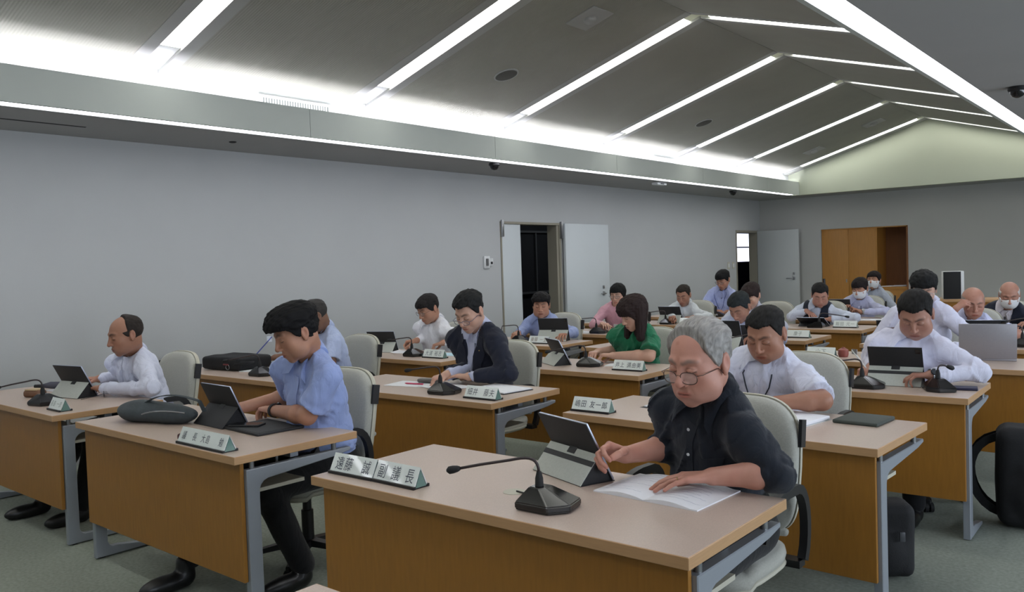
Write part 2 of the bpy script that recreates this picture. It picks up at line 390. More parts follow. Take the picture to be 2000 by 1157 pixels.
struct(bmesh_obj('trim_6', bm, mat('corridor_rail', '#7a7d80', 0.6)))
t = struct(box('window_5', (-9.09, -9.02, 19.3, 20.75, 1.33, 2.10), mat('bright_window', '#ffffff', 0.5, emit='#e6edff', estr=3.0)))
bm = bmesh.new(); bx(bm, -9.01, -8.97, 19.3, 20.75, 1.70, 1.735); bx(bm, -9.01, -8.97, 19.3, 20.75, 1.33, 1.36); bx(bm, -9.01, -8.97, 19.3, 20.75, 2.06, 2.10)
bmesh_obj('window_frame', bm, mat('window_frame_violet', '#4f4a63', 0.5), t)

# ------------------------------------------------------------------ doors
def handle(parent, x, y, z, d=-1, ax='y'):
    bm = bmesh.new()
    if ax == 'y':
        sweep(bm, [(x, y, z), (x+0.05, y, z), (x+0.055, y+d*0.02, z), (x+0.055, y+d*0.13, z)], circ(0.010, 8))
        bx(bm, x, x+0.012, y-0.025, y+0.025, z-0.03, z+0.03, 0.004); bx(bm, x, x+0.014, y-0.02, y+0.02, z+0.07, z+0.115, 0.006)
    else:
        sweep(bm, [(x, y, z), (x, y-0.05, z), (x+d*0.02, y-0.055, z), (x+d*0.13, y-0.055, z)], circ(0.010, 8), up=(0, 0.1, 1))
        bx(bm, x-0.025, x+0.025, y-0.012, y, z-0.03, z+0.03, 0.004); bx(bm, x-0.02, x+0.02, y-0.014, y, z+0.07, z+0.115, 0.006)
    return bmesh_obj('door_handle', bm, m_steel, parent, 40)
d1 = thing('door_1', None, None, (XL, D1[0], 0)); struct(d1)
bm = bmesh.new(); L = D1[1]-D1[0]
bx(bm, -W, 0.012, L-0.03, L+0.012, 0, D1[2]+0.012); bx(bm, -W, 0.012, -0.012, 0.012, 0, D1[2]+0.012); bx(bm, -W, 0.012, 0.012, L-0.03, D1[2]-0.018, D1[2]+0.012)
bmesh_obj('door_frame', bm, m_jamb, d1)
box('jamb_lining', (-W, -0.004, L-0.075, L-0.031, 0, D1[2]-0.02), m_jamb, d1)
fl = box('fixed_leaf', (-0.045, -0.005, 0.014, 0.40, 0.01, D1[2]-0.02), m_door, d1, 0.002)
ol = box('open_leaf', (0.03, 0.07, L+0.03, L+1.10, 0.01, D1[2]+0.005), m_door, d1, 0.002)
handle(ol, 0.07, L+0.93, 1.0, -1)
bm = bmesh.new(); bx(bm, 0.012, 0.035, -0.01, 0.035, D1[2]-0.18, D1[2]+0.03, 0.006); bx(bm, 0.012, 0.05, L-0.02, L+0.025, D1[2]-0.2, D1[2]+0.03, 0.006)
bmesh_obj('closer', bm, m_steel, d1, 40)
d2 = thing('door_2', None, None, (XL, D2[0], 0)); struct(d2)
bm = bmesh.new(); L = D2[1]-D2[0]
bx(bm, -W, 0.012, L-0.03, L+0.012, 0, D2[2]+0.012); bx(bm, -W, 0.012, -0.02, 0.012, 0, D2[2]+0.012); bx(bm, -W, 0.012, 0.012, L-0.03, D2[2]-0.03, D2[2]+0.012)
bmesh_obj('door_frame', bm, m_jamb, d2)
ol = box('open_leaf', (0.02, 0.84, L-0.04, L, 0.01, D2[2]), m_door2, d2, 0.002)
handle(ol, 0.74, L-0.04, 1.03, -1, 'x')
# wall controls
t = thing('wall_intercom', 'grey wall intercom with handset left of the open double door', 'intercom', (XL, 7.72, 1.42))
box('body', (0, 0.025, -0.05, 0.055, 0, 0.15), m_white, t, 0.006); box('side_box', (0, 0.02, 0.057, 0.12, 0.03, 0.12), m_white, t, 0.004); box('handset', (0.025, 0.045, -0.025, 0.01, 0.03, 0.12), mat('intercom_grey', '#5d5d5d', 0.5), t, 0.006); box('keypad', (0.02, 0.026, 0.07, 0.105, 0.05, 0.08), m_rubber, t, 0.003)
t = thing('light_switch', 'pale wall switch plates left of the far doorway', 'switch', (XL, 14.45, 1.25))
for a in (0, 0.2): 
    o = box('switch_plate', (0, 0.008, a, a+0.09, 0, 0.13), m_shell, t, 0.003); box('rocker', (0.008, 0.012, a+0.02, a+0.07, 0.03, 0.1), m_white, o, 0.002)
# built-in cabinet
cb = thing('wall_cabinet', 'built-in honey wood cabinet with one side open, in the far wall', 'cabinet', (CX0, YF, 0))
n1, n2, n3 = 0.49, 0.97, CX1-CX0
box('sliding_door', (0.004, n1-0.002, 0.02, 0.05, 0.01, CZ-0.005), m_cab, cb, 0.002); o = box('sliding_door', (n1+0.002, n2, 0.02, 0.05, 0.01, CZ-0.005), m_cab, cb, 0.002)
box('knob', (n1-0.05, n1-0.03, 0.012, 0.02, 0.93, 0.99), m_steel, cb, 0.002)
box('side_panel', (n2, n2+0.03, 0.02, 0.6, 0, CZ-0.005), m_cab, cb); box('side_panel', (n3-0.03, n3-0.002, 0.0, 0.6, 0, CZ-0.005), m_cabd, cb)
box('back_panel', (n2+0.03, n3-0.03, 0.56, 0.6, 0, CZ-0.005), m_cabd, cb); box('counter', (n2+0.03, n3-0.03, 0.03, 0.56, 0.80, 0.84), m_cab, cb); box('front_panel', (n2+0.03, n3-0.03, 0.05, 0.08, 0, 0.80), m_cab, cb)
box('top_panel', (0.004, n3-0.004, 0.0, 0.02, CZ-0.02, CZ-0.003), m_cab, cb)
for i, (x, a) in enumerate(((-4.52, 0.1), (-4.42, -0.3), (-4.28, 0.2))):
    t = tag(box('paper_sheet', (-0.11, 0.11, -0.14, 0.14, 0, 0.006+0.004*i), m_paper, None), ['loose papers on the cabinet counter, left pile', 'loose papers on the cabinet counter, middle pile', 'loose papers on the cabinet counter, right pile'][i], 'paper', 'papers on the cabinet counter')
    t.location = (x, YF+0.25, 0.8405+0.003*i); t.rotation_euler = (0, 0, a)
# ------------------------------------------------------------------ furniture prototypes
DW, DD = 1.48, 0.615
def rounded_frame():
    """side plate in (y,z): C shape open to the back with rounded inner corners"""
    o = [(0.05, 0.0), (0.36, 0.0), (0.36, 0.016), (0.17, 0.045)]
    o += [(0.145 - 0.035*math.sin(a)*1.0, 0.08 - 0.035*math.cos(a)) for a in (0.2, 0.6, 1.0, 1.4)]
    o += [(0.108, 0.53)]
    o += [(0.155 - 0.047*math.cos(a), 0.553 + 0.047*math.sin(a)) for a in (0.2, 0.6, 1.0, 1.4)]
    o += [(0.50, 0.624), (0.575, 0.636), (0.575, 0.650), (0.05, 0.650)]
    return o
def make_desk(name='desk'):
    """local origin: front right corner on the floor; desk runs to -x and +y"""
    t = thing(name, 'x', 'desk')
    bm = bmesh.new(); bx(bm, -DW+0.003, -0.003, 0.003, DD-0.003, 0.7185, 0.7203, 0.0006, 1); bmesh_obj('desk_top', bm, m_top, t)
    bm = bmesh.new()
    bx(bm, -DW, 0, 0, DD, 0.6875, 0.7197, 0.002)
    bmesh_obj('edge_band', bm, m_edge, t)
    bm = bmesh.new(); bx(bm, -DW+0.022, -0.022, 0.036, 0.054, 0.20, 0.6872, 0.002)
    bmesh_obj('modesty_panel', bm, m_ven, t)
    fr = bpy.data.meshes.new('side_frame'); bm = bmesh.new(); prism(bm, rounded_frame(), 0, 0.035, 'x')
    bmesh.ops.recalc_face_normals(bm, faces=bm.faces)
    bmesh.ops.bevel(bm, geom=[e for e in bm.edges if e.is_boundary is False and abs(e.verts[0].co.x-e.verts[1].co.x) < 1e-5], offset=0.003, segments=1, affect='EDGES')
    bm.to_mesh(fr); bm.free(); fr.materials.append(m_frame)
    for x in (-DW+0.006, -0.041):
        o = mobj('side_frame', fr, t); o.location = (x, 0.006, 0.006)
    bm = bmesh.new(); bx(bm, -DW+0.05, -0.05, 0.10, 0.36, 0.545, 0.560); bmesh_obj('under_shelf', bm, m_shell, t)
    bm = bmesh.new()
    for x in (-DW+0.2, -0.2):
        bx(bm, x-0.004, x+0.004, 0.32, 0.33, 0.56, 0.6875)
    bx(bm, -DW+0.06, -0.06, 0.30, 0.34, 0.655, 0.6872)
    bmesh_obj('shelf_bracket', bm, m_frame, t)
    for x in (-DW+0.023, -0.023):
        for y in (0.09, 0.50):
            bm = bmesh.new(); lathe(bm, [(0.011, 0.655), (0.011, 0.6872)], c=(x, y, 0), n=10); bmesh_obj('stud', bm, m_steel, t, 40)
        for y in (0.09, 0.34):
            o = box('foot_pad', (x-0.012, x+0.012, y-0.012, y+0.012, 0.0, 0.006), m_rubber, t)
    return t
desk0 = make_desk(); desk_used = []
def desk(x, y, label, ang=0.0):
    o = dup(desk0, (x, y, 0), math.radians(ang), label, 'two-seat council desks')
    desk_used.append(o); return o
# rows count from the camera, columns from the right
DESKS = {
 'A': (-0.965, 1.80, 0.0, 'nearest full desk, with two name plates and the largest microphone'),
 'B': (-2.955, 1.815, -0.8, 'desk holding the soft grey bag and the all-black tablet'),
 'C': (-4.74, 1.845, -1.0, 'desk at the far left edge, before the man with receding hair'),
 'D': (-2.89, 3.285, 0.6, 'desk of the man in the navy jacket, name plate at its near right'),
 'H': (-4.62, 3.25, 0.3, 'desk carrying the black briefcase by the left wall'),
 'E': (-2.76, 4.55, -0.8, 'desk of the woman in the green blouse'),
 'F': (-0.935, 3.21, -2.2, 'desk with a name plate at its left end and a dark green folder'),
 'G': (-0.895, 4.535, 1.0, 'desk of the stout man in white, with two microphones and striped tablet'),
 'I': (-4.52, 4.57, 0.0, 'desk with blue papers before the man with glasses and a white long-sleeved shirt'),
 'J': (-4.43, 5.87, -1.5, 'desk right in front of the open double door'),
 'M': (-2.68, 5.89, -1.5, 'desk behind the woman in green with a large black tablet'),
 'Q': (-0.80, 5.74, -2.5, 'desk holding the open silver laptop at the right edge'),
 'K': (-4.35, 7.03, 0.0, 'desk of the person in the pink top'),
 'O': (-2.63, 7.06, -1.0, 'desk with a small name plate behind the desk of the man holding a tablet'),
 'R': (-0.68, 6.92, -2.0, 'desk before the bald man who rests his head on his hand'),
 'L': (-4.35, 8.33, 0.0, 'desk of the grey-haired man in white under the wall with the switch'),
 'N': (-2.52, 8.22, -0.5, 'desk of the man in the dark vest'),
 'S': (-0.62, 8.08, -1.5, 'desk of the masked bald man in the dark suit'),
 'T': (-4.2, 9.5, 0.0, 'desk of the young man with a blue lanyard beside the far doorway'),
 'U': (-2.42, 9.40, 0.0, 'desk of the masked man with clasped hands'),
 'V': (-4.1, 10.9, 0.0, 'empty desk nearest the far open door leaf'),
 'X': (-0.11, 0.56, 0.0, 'desk whose far corner just pokes into the bottom edge of the photo'),
}
for k, (x, y, a, lab) in DESKS.items(): desk(x, y, lab, a)
for o in [desk0] + list(desk0.children): bpy.data.objects.remove(o)

# --- chair (faces -y, origin on the floor under the seat centre)
def pillow(layers, outline, bend, flip=False):
    """layers: list of (scale, depth) ; outline (x,z) about its centre; returns v,f"""
    cx = sum(p[0] for p in outline)/len(outline); cz = sum(p[1] for p in outline)/len(outline)
    v = []; f = []; n = len(outline)
    for s, d in layers:
        for x, z in outline:
            X = cx+(x-cx)*s; Z = cz+(z-cz)*s; v.append((X, bend(X, Z)+d, Z))
    for k in range(len(layers)-1):
        for i in range(n):
            a = k*n+i; b = k*n+(i+1) % n; f.append((a, b, b+n, a+n))
    for k, rev in ((0, True), (len(layers)-1, False)):
        s, d = layers[k]; v.append((cx, bend(cx, cz)+d, cz)); c = len(v)-1
        for i in range(n): f.append((c, k*n+i, k*n+(i+1) % n) if rev else (c, k*n+(i+1) % n, k*n+i))
    return v, f
def make_chair():
    t = thing('office_chair', 'x', 'chair')
    def bend(x, z): return 0.235 + 0.16*(z-0.5) - 0.42*x*x
    ol = []
    for i in range(48):
        a = 2*PI*i/48; c, s = math.cos(a), math.sin(a)
        hw = 0.235; hh = 0.235
        e = 2.0/3.2 if s > 0 else 2.0/6.0
        x = hw*math.copysign(abs(c)**e, c); z = 0.70 + hh*math.copysign(abs(s)**e, s)
        if s < 0: x *= 0.90 + 0.10*(1-abs(s))
        ol.append((x, z))
    v, f = pillow([(0.94, 0.012), (0.985, 0.006), (1.0, -0.012), (0.985, -0.034), (0.93, -0.046), (0.8, -0.050), (0.5, -0.052)], ol, bend)
    pydata('backrest', v, f, m_fab, t, True)
    v, f = pillow([(0.5, 0.034), (0.9, 0.032), (1.0, 0.024), (1.02, 0.010), (1.015, -0.002), (0.97, 0.004)], ol, bend)
    pydata('back_shell', v, f, m_shell, t, 50)
    for s in (-1, 1):
        bm = bmesh.new()
        sweep(bm, [(s*0.238, bend(0.238, z)+0.004, z) for z in (0.77, 0.79, 0.82, 0.85, 0.865)], [(-0.006, -0.02), (0.006, -0.02), (0.006, 0.02), (-0.006, 0.02)], up=(0, 1, 0))
        bmesh_obj('side_clip', bm, m_black, t)
    # ribbed lumbar pad curving into the seat
    for k in range(5):
        z = 0.475 + 0.034*k; y = 0.175 + 0.022*k + (0.01 if k == 0 else 0)
        pts = [(x, y + 0.035 - 0.5*x*x, z) for x in (-0.20, -0.15, -0.1, -0.05, 0, 0.05, 0.1, 0.15, 0.20)]
        bm = bmesh.new(); sweep(bm, pts, circ(0.026, 10, 0.021), scales=[0.6, 0.95, 1, 1, 1, 1, 1, 0.95, 0.6]); bmesh_obj('lumbar_rib', bm, m_fab, t, True)
    ol2 = []
    for i in range(40):
        a = 2*PI*i/40; c, s = math.cos(a), math.sin(a)
        ol2.append((0.245*math.copysign(abs(c)**0.6, c), -0.02+0.235*math.copysign(abs(s)**0.6, s)))
    def seat(layers, name, m):
        v = []; f = []; n = 40
        for s, z in layers:
            for x, y in ol2: v.append((x*s, y*s, z + 0.012*(y*4)**2*0.4 - (0.02 if y < -0.15 else 0)*1.0))
        for k in range(len(layers)-1):
            for i in range(n): a = k*n+i; b = k*n+(i+1) % n; f.append((a, b, b+n, a+n))
        for k in (0, len(layers)-1):
            v.append((0, 0, layers[k][1])); c = len(v)-1
            for i in range(n): f.append((c, k*n+i, k*n+(i+1) % n))
        pydata(name, v, f, m, t, True)
    seat([(0.9, 0.405), (0.98, 0.412), (1.0, 0.43), (0.985, 0.448), (0.92, 0.458), (0.6, 0.462)], 'seat_cushion', m_fab)
    seat([(0.6, 0.375), (0.93, 0.385), (1.0, 0.40), (0.98, 0.41)], 'seat_shell', m_shell)
    prof = [(-0.020, -0.008), (0.020, -0.008), (0.020, 0.008), (-0.020, 0.008)]
    for s in (-1, 1):
        x = s*0.275
        p = [Vector((s*0.20, 0.12, 0.40)), Vector((x, 0.15, 0.41))] + bez((x, 0.17, 0.45), (x, 0.20, 0.55), (x, 0.17, 0.655), (x, 0.10, 0.665), 7) + bez((x, 0.05, 0.668), (x, -0.03, 0.668), (x, -0.10, 0.66), (x, -0.15, 0.60), 7)[1:] + [Vector((x, -0.175, 0.55))]
        bm = bmesh.new(); rings = sweep(bm, p, prof, up=(1, 0, 0) if False else (0, 1, 0.01)); bm.free()
        # flat strap built from an explicit outline so that its flat side faces outwards
        q = [(y_, z_) for _, y_, z_ in p[1:]]
        bm = bmesh.new(); L_ = []; R_ = []
        for i, (a, b) in enumerate(q):
            a0, b0 = q[max(i-1, 0)]; a1, b1 = q[min(i+1, len(q)-1)]
            d = Vector((a1-a0, b1-b0)).normalized(); nn = Vector((-d.y, d.x)); wdt = 0.016 if i < len(q)-2 else 0.012
            L_.append((a+nn.x*wdt, b+nn.y*wdt)); R_.append((a-nn.x*wdt, b-nn.y*wdt))
        va = [[bm.verts.new((xx, a, b)) for a, b in side] for xx in (x-0.014, x+0.014) for side in (L_, R_)]
        l0, r0, l1, r1 = va; n = len(q)
        for i in range(n-1):
            for A, B in ((l0, r0), (r0, r1), (r1, l1), (l1, l0)):
                bm.faces.new((A[i], A[i+1], B[i+1], B[i]))
        for i in (0, n-1): bm.faces.new((l0[i], r0[i], r1[i], l1[i]))
        bx(bm, min(x, s*0.18), max(x, s*0.18), 0.12, 0.17, 0.385, 0.41)
        bmesh_obj('armrest', bm, m_black, t, 40)
    bm = bmesh.new(); lathe(bm, [(0.03, 0.09), (0.03, 0.26), (0.022, 0.262), (0.022, 0.36), (0.07, 0.365), (0.07, 0.378)], n=16); bmesh_obj('gas_column', bm, m_black, t, 40)
    bm = bmesh.new()
    for k in range(5):
        a = 2*PI*k/5 + 0.3; d = Vector((math.cos(a), math.sin(a), 0))
        sweep(bm, [d*0.02+Vector((0, 0, 0.10)), d*0.15+Vector((0, 0, 0.09)), d*0.29+Vector((0, 0, 0.066))], [(-0.025, -0.012), (0.025, -0.012), (0.02, 0.014), (-0.02, 0.014)], scales=[1.2, 1, 0.7])
    b = bmesh_obj('star_base', bm, m_black, t, 40)
    for k in range(5):
        a = 2*PI*k/5 + 0.3; d = Vector((math.cos(a), math.sin(a), 0)); s_ = Vector((-d.y, d.x, 0))
        bm = bmesh.new()
        for q in (-0.014, 0.014):
            c = d*0.285 + s_*q + Vector((0, 0, 0.027))
            mt = Matrix.Translation(c) @ s_.to_track_quat('Z', 'Y').to_matrix().to_4x4()
            bmesh.ops.create_cone(bm, cap_ends=True, segments=14, radius1=0.027, radius2=0.027, depth=0.018, matrix=mt)
        bx(bm, d.x*0.285-0.012, d.x*0.285+0.012, d.y*0.285-0.012, d.y*0.285+0.012, 0.03, 0.07)
        bmesh_obj('caster', bm, m_rubber, b, 40)
    return t
chair0 = make_chair()
def chair(x, y, label, rz=0.0): return dup(chair0, (x, y, 0), math.radians(rz), label, 'grey upholstered office chairs')

# --- gooseneck microphone (origin under the base centre)
def make_mic(neck):
    t = thing('gooseneck_microphone', 'x', 'microphone')
    V = []
    lo = [(-0.068, -0.050), (0.030, -0.062), (0.072, -0.020), (0.066, 0.055), (-0.060, 0.060)]
    md = [(-0.072, -0.054), (0.033, -0.066), (0.077, -0.020), (0.070, 0.058), (-0.064, 0.064)]
    tp = [(-0.050, -0.012), (-0.016, -0.020), (0.000, -0.006), (-0.002, 0.030), (-0.048, 0.034)]
    bm = bmesh.new()
    R = [[bm.verts.new((x, y, z)) for x, y in l] for l, z in ((lo, 0.0), (md, 0.006), (md, 0.024), (tp, 0.062))]
    for a, b in zip(R, R[1:]):
        for i in range(5): bm.faces.new((a[i], a[(i+1) % 5], b[(i+1) % 5], b[i]))
    bm.faces.new(R[0]); bm.faces.new(R[-1])
    for v in bm.verts: v.co.x = v.co.x*1.12+0.004; v.co.y *= 1.1
    bmesh.ops.bevel(bm, geom=[e for e in bm.edges], offset=0.003, segments=2, affect='EDGES')
    bmesh_obj('base', bm, m_gloss, t, 12)
    bm = bmesh.new(); bx(bm, 0.046, 0.050, -0.052, -0.040, 0.012, 0.017); bx(bm, 0.0, 0.010, -0.066, -0.062, 0.011, 0.017)
    bmesh_obj('button', bm, m_steel, t)
    bm = bmesh.new(); lathe(bm, [(0.013, 0.060), (0.012, 0.085), (0.007, 0.105)], c=(-0.028, 0.008, 0), n=12); bmesh_obj('collar', bm, m_rubber, t, 40)
    c = Vector((-0.028, 0.008, 0.10))
    if neck == 'left':
        p = bez(c, c+Vector((0, 0, 0.05)), c+Vector((-0.03, -0.012, 0.050)), c+Vector((-0.08, -0.03, 0.038)), 9) + [c+Vector((-0.17, -0.06, 0.022)), c+Vector((-0.235, -0.08, 0.008))]
    elif neck == 'high':
        p = bez(c, c+Vector((0, 0, 0.04)), c+Vector((-0.005, 0, 0.052)), c+Vector((-0.035, -0.01, 0.053)), 9) + [c+Vector((-0.10, -0.035, 0.046)), c+Vector((-0.165, -0.055, 0.036))]
    elif neck == 'hook':
        p = bez(c, c+Vector((0, 0, 0.05)), c+Vector((-0.01, 0, 0.060)), c+Vector((-0.05, -0.02, 0.058)), 9) + [c+Vector((-0.15, -0.05, 0.050)), c+Vector((-0.158, -0.06, 0.005))]
    else:
        p = bez(c, c+Vector((0, 0, 0.03)), c+Vector((0.0, 0.015, 0.035)), c+Vector((-0.01, 0.05, 0.02)), 8)
    bm = bmesh.new(); sweep(bm, p, circ(0.0045, 8)); bmesh_obj('gooseneck', bm, mat('neck_brown_black', '#33292a', 0.5), t, True)
    d = (p[-1]-p[-2]).normalized(); h = [p[-1]+d*s for s in (-0.004, 0.004, 0.018, 0.032, 0.040)]
    bm = bmesh.new(); sweep(bm, h, circ(0.012, 10), scales=[0.5, 0.8, 1.0, 1.0, 0.4]); bmesh_obj('mic_head', bm, m_rubber, t, True)
    return t
MIC = {k: make_mic(k) for k in ('left', 'high', 'hook', 'up')}
def mic(kind, x, y, label, rz=0.0): return dup(MIC[kind], (x, y, 0.7205), math.radians(rz), label, 'gooseneck microphones')

# --- tablet on a folding cover (screen faces +y, back faces -y; origin on the desk mid base)
def make_tablet(wd=0.28, hh=0.215, cover=m_folio, stripe=True, lens=False, lean=27, silver=True):
    t = thing('tablet_computer', 'x', 'tablet'); la = math.radians(lean)
    by = 0.062; ty = by - hh*math.sin(la); tz = hh*math.cos(la)
    mt = Matrix.Translation((0, by, 0.004)) @ Matrix.Rotation(la, 4, 'X')
    hw = wd/2
    o = box('body', (-hw, hw, -0.004, 0.004, 0.0, hh), m_tsilver if silver else m_foliob, t, 0.003, mtx=mt)
    box('screen', (-hw+0.012, hw-0.012, 0.0041, 0.0046, 0.012, hh-0.012), m_screen, o, mtx=mt)
    box('back_cover', (-hw-0.001, hw+0.001, -0.0075, -0.0042, 0.0, hh+0.001), m_foliob, t, 0.001, mtx=mt)
    if lens: box('camera_lens', (hw-0.035, hw-0.008, -0.009, -0.0075, hh-0.035, hh-0.008), m_gloss, t, 0.0005, mtx=mt)
    # folding flap from mid back to the desk in front
    zm = hh*0.47; M_ = mt @ Vector((0, -0.009, zm)); Fy = -0.072
    L = math.hypot(M_.y-Fy, M_.z-0.002); an = math.atan2(M_.y-Fy, M_.z-0.002)
    mf = Matrix.Translation((0, Fy, 0.002)) @ Matrix.Rotation(-an, 4, 'X')
    box('cover_flap', (-hw, hw, -0.002, 0.001, 0, L), cover, t, 0.0008, mtx=mf)
    box('flap_lining', (-hw+0.002, hw-0.002, 0.0012, 0.0025, 0.002, L-0.004), m_foliob, t, mtx=mf)
    if stripe: box('cover_stripe', (-hw-0.0005, hw+0.0005, -0.0028, -0.0021, L*0.60, L*0.76), m_foliob, t, mtx=mf)
    box('magnet_tab', (-0.022, 0.022, -0.0036, -0.0021, L-0.022, L+0.006), m_foliob, t, 0.0005, mtx=mf)
    box('base_flap', (-hw, hw, Fy, by+0.004, 0.0002, 0.0018), m_foliob, t)
    # black folded side gussets
    for s in (-1, 1):
        bm = bmesh.new(); x = s*(hw-0.006)
        prism(bm, [(Fy+0.004, 0.002), (by-0.004, 0.002), (M_.y-0.002, M_.z-0.006)], x-0.0008, x+0.0008, 'x'); bmesh_obj('gusset', bm, m_foliob, t)
    return t
def tablet(x, y, rz, label, **kw):
    t = make_tablet(**kw); t.location = (x, y, 0.7205); t.rotation_euler = (0, 0, math.radians(rz)); t['label'] = label; t['group'] = 'tablets on the desks'; return t

# --- name plate: glass-like tent on a black base, lettering toward -y
GLYPH = {}
def nameplate(x, y, rz, text, label, L=0.225, h=0.068, z=0.7205, dim=m_ink, ts=0.042):
    t = thing('name_plate', label, 'name plate', (x, y, z), math.radians(rz), 'name plates on the desks')
    hw = L/2; d = 0.030
    bm = bmesh.new(); bx(bm, -hw-0.003, hw+0.003, -d-0.006, -d+0.004, 0, 0.010, 0.001); bx(bm, -hw-0.003, hw+0.003, d-0.004, d+0.006, 0, 0.010, 0.001); bx(bm, -hw, hw, -d, d, 0.0, 0.003)
    bmesh_obj('plate_base', bm, m_black, t)
    bm = bmesh.new()
    prism(bm, [(-d, 0.006), (-d+0.004, 0.006), (0.001, h-0.003), (0.001, h)], -hw, hw, 'x'); prism(bm, [(d, 0.006), (d-0.004, 0.006), (0.0012, h-0.003), (0.0012, h)], -hw, hw, 'x')
    bmesh_obj('card', bm, m_plate, t)
    for s in (-1, 1):
        bm = bmesh.new(); prism(bm, [(-d+0.006, 0.004), (d-0.006, 0.004), (0.001, h-0.008)], s*hw-0.001*(s+1), s*hw-0.001*(s-1), 'x'); bmesh_obj('end_glass', bm, m_acryl, t)
    if text:
        units = [0.45 if c == ' ' else 1.0 for c in text]; tot = sum(units); k = min(ts, L*0.88/tot); x = -tot*k/2
        a = math.atan2(d, h)
        for c, u in zip(text, units):
            xc = x+u*k/2; x += u*k
            if c in ' \u3000': continue
            if c not in GLYPH:
                cu = bpy.data.curves.new('glyph', 'FONT'); cu.body = c; cu.size = 1.0; cu.align_x = 'CENTER'; cu.resolution_u = 3
                tmp = bpy.data.objects.new('tmp', cu); COL.objects.link(tmp); bpy.context.view_layer.update()
                GLYPH[c] = bpy.data.meshes.new_from_object(tmp.evaluated_get(bpy.context.evaluated_depsgraph_get())); bpy.data.objects.remove(tmp)
            me = GLYPH[c].copy(); me.name = 'character'; YC = 0.38
            for v in me.vertices:
                q = h*0.5+0.004 + (v.co.y-YC)*k*1.08*math.cos(a); v.co = (xc+v.co.x*k*0.92, -d+(d+0.001)*(q-0.006)/(h-0.006)-0.0008, q)
            me.materials.clear(); me.materials.append(dim); mobj('character', me, t)
    return t
def sheet(x, y, rz, label, w_=0.21, l_=0.297, h=0.002, m=m_paper, name='paper_sheet', cat='paper', group='papers on the desks', z=0.7205, curl=0.0):
    bm = bmesh.new(); n = 6
    for j in range(2):
        for i in range(n+1):
            u = i/n-0.5
            for jj in (-0.5, 0.5): bm.verts.new((u*w_, jj*l_, (h if j else 0.0002) + curl*(2*u)**2))
    bm.verts.ensure_lookup_table(); V = bm.verts; k = 2*(n+1)
    for i in range(n):
        a, b, c, d = 2*i, 2*i+1, 2*i+3, 2*i+2
        bm.faces.new((V[a], V[b], V[c], V[d])); bm.faces.new((V[a+k], V[b+k], V[c+k], V[d+k]))
        bm.faces.new((V[a], V[d], V[d+k], V[a+k])); bm.faces.new((V[b], V[c], V[c+k], V[b+k]))
    bm.faces.new((V[0], V[1], V[1+k], V[k])); bm.faces.new((V[2*n], V[2*n+1], V[2*n+1+k], V[2*n+k]))
    o = bmesh_obj(name, bm, m, None); o.location = (x, y, z); o.rotation_euler = (0, 0, math.radians(rz)); return tag(o, label, cat, group)
def pen(x, y, z, rz, label, m, L=0.14, tilt=0.0):
    t = thing('pen', label, 'pen', (x, y, z), math.radians(rz), 'pens')
    dz_ = math.tan(tilt)*L
    bm = bmesh.new(); sweep(bm, [(-L/2, 0, 0.005), (-L/2+0.012, 0, 0.005+dz_*0.09), (L/2, 0, 0.005+dz_)], circ(0.0045, 8), scales=[0.3, 1, 1]); bmesh_obj('barrel', bm, m, t, 50)
    bm = bmesh.new(); bx(bm, L/2-0.04, L/2, -0.0015, 0.0015, 0.0096+dz_*0.7, 0.0112+dz_); bmesh_obj('clip', bm, m_steel, t); return t
def phone(x, y, rz, label, w_=0.075, l_=0.155, z=0.7205):
    t = thing('smartphone', label, 'phone', (x, y, z), math.radians(rz), 'phones on the desks')
    box('body', (-w_/2, w_/2, -l_/2, l_/2, 0, 0.009), m_foliob, t, 0.003); box('screen', (-w_/2+0.004, w_/2-0.004, -l_/2+0.006, l_/2-0.006, 0.009, 0.0095), m_gloss, t); return t
def spectacles(parent, name, lx, lens_r, z0, y0, m, temple=0.12, depth=0.0, th=0.0016, label=None, w_=None, drop=0.0):
    bm = bmesh.new(); gl = bmesh.new(); rx, rz = lens_r
    for s in (-1, 1):
        pts = [(s*lx + rx*math.copysign(abs(math.cos(a))**0.75, math.cos(a)), y0 + 0.012*abs(math.cos(a))*0 + abs(s*lx+rx*math.cos(a))**2*2.2, z0 + rz*math.copysign(abs(math.sin(a))**0.75, math.sin(a))) for a in [2*PI*i/20 for i in range(20)]]
        sweep(bm, pts, circ(th, 6), closed=True, up=(0, 1, 0))
        vs = [gl.verts.new(p) for p in pts]; gl.faces.new(vs)
        xo = s*(lx+rx); yo = y0+(lx+rx)**2*2.2
        sweep(bm, [(xo, yo, z0+rz*0.4), (s*(w_ or 0.074), yo+0.010, z0+rz*0.45), (s*(w_ or 0.076), yo+temple*0.8, z0+rz*0.2-drop), (s*(w_ or 0.076), yo+temple, z0-0.02-drop)], circ(th*0.9, 6))
    sweep(bm, [(-lx+rx*0.95, y0+0.001, z0+rz*0.3), (0, y0-0.002, z0+rz*0.5), (lx-rx*0.95, y0+0.001, z0+rz*0.3)], circ(th, 6), up=(0, 1, 0))
    o = bmesh_obj(name, bm, m, parent, 60); bmesh_obj('lens', gl, m_glass, o); return o
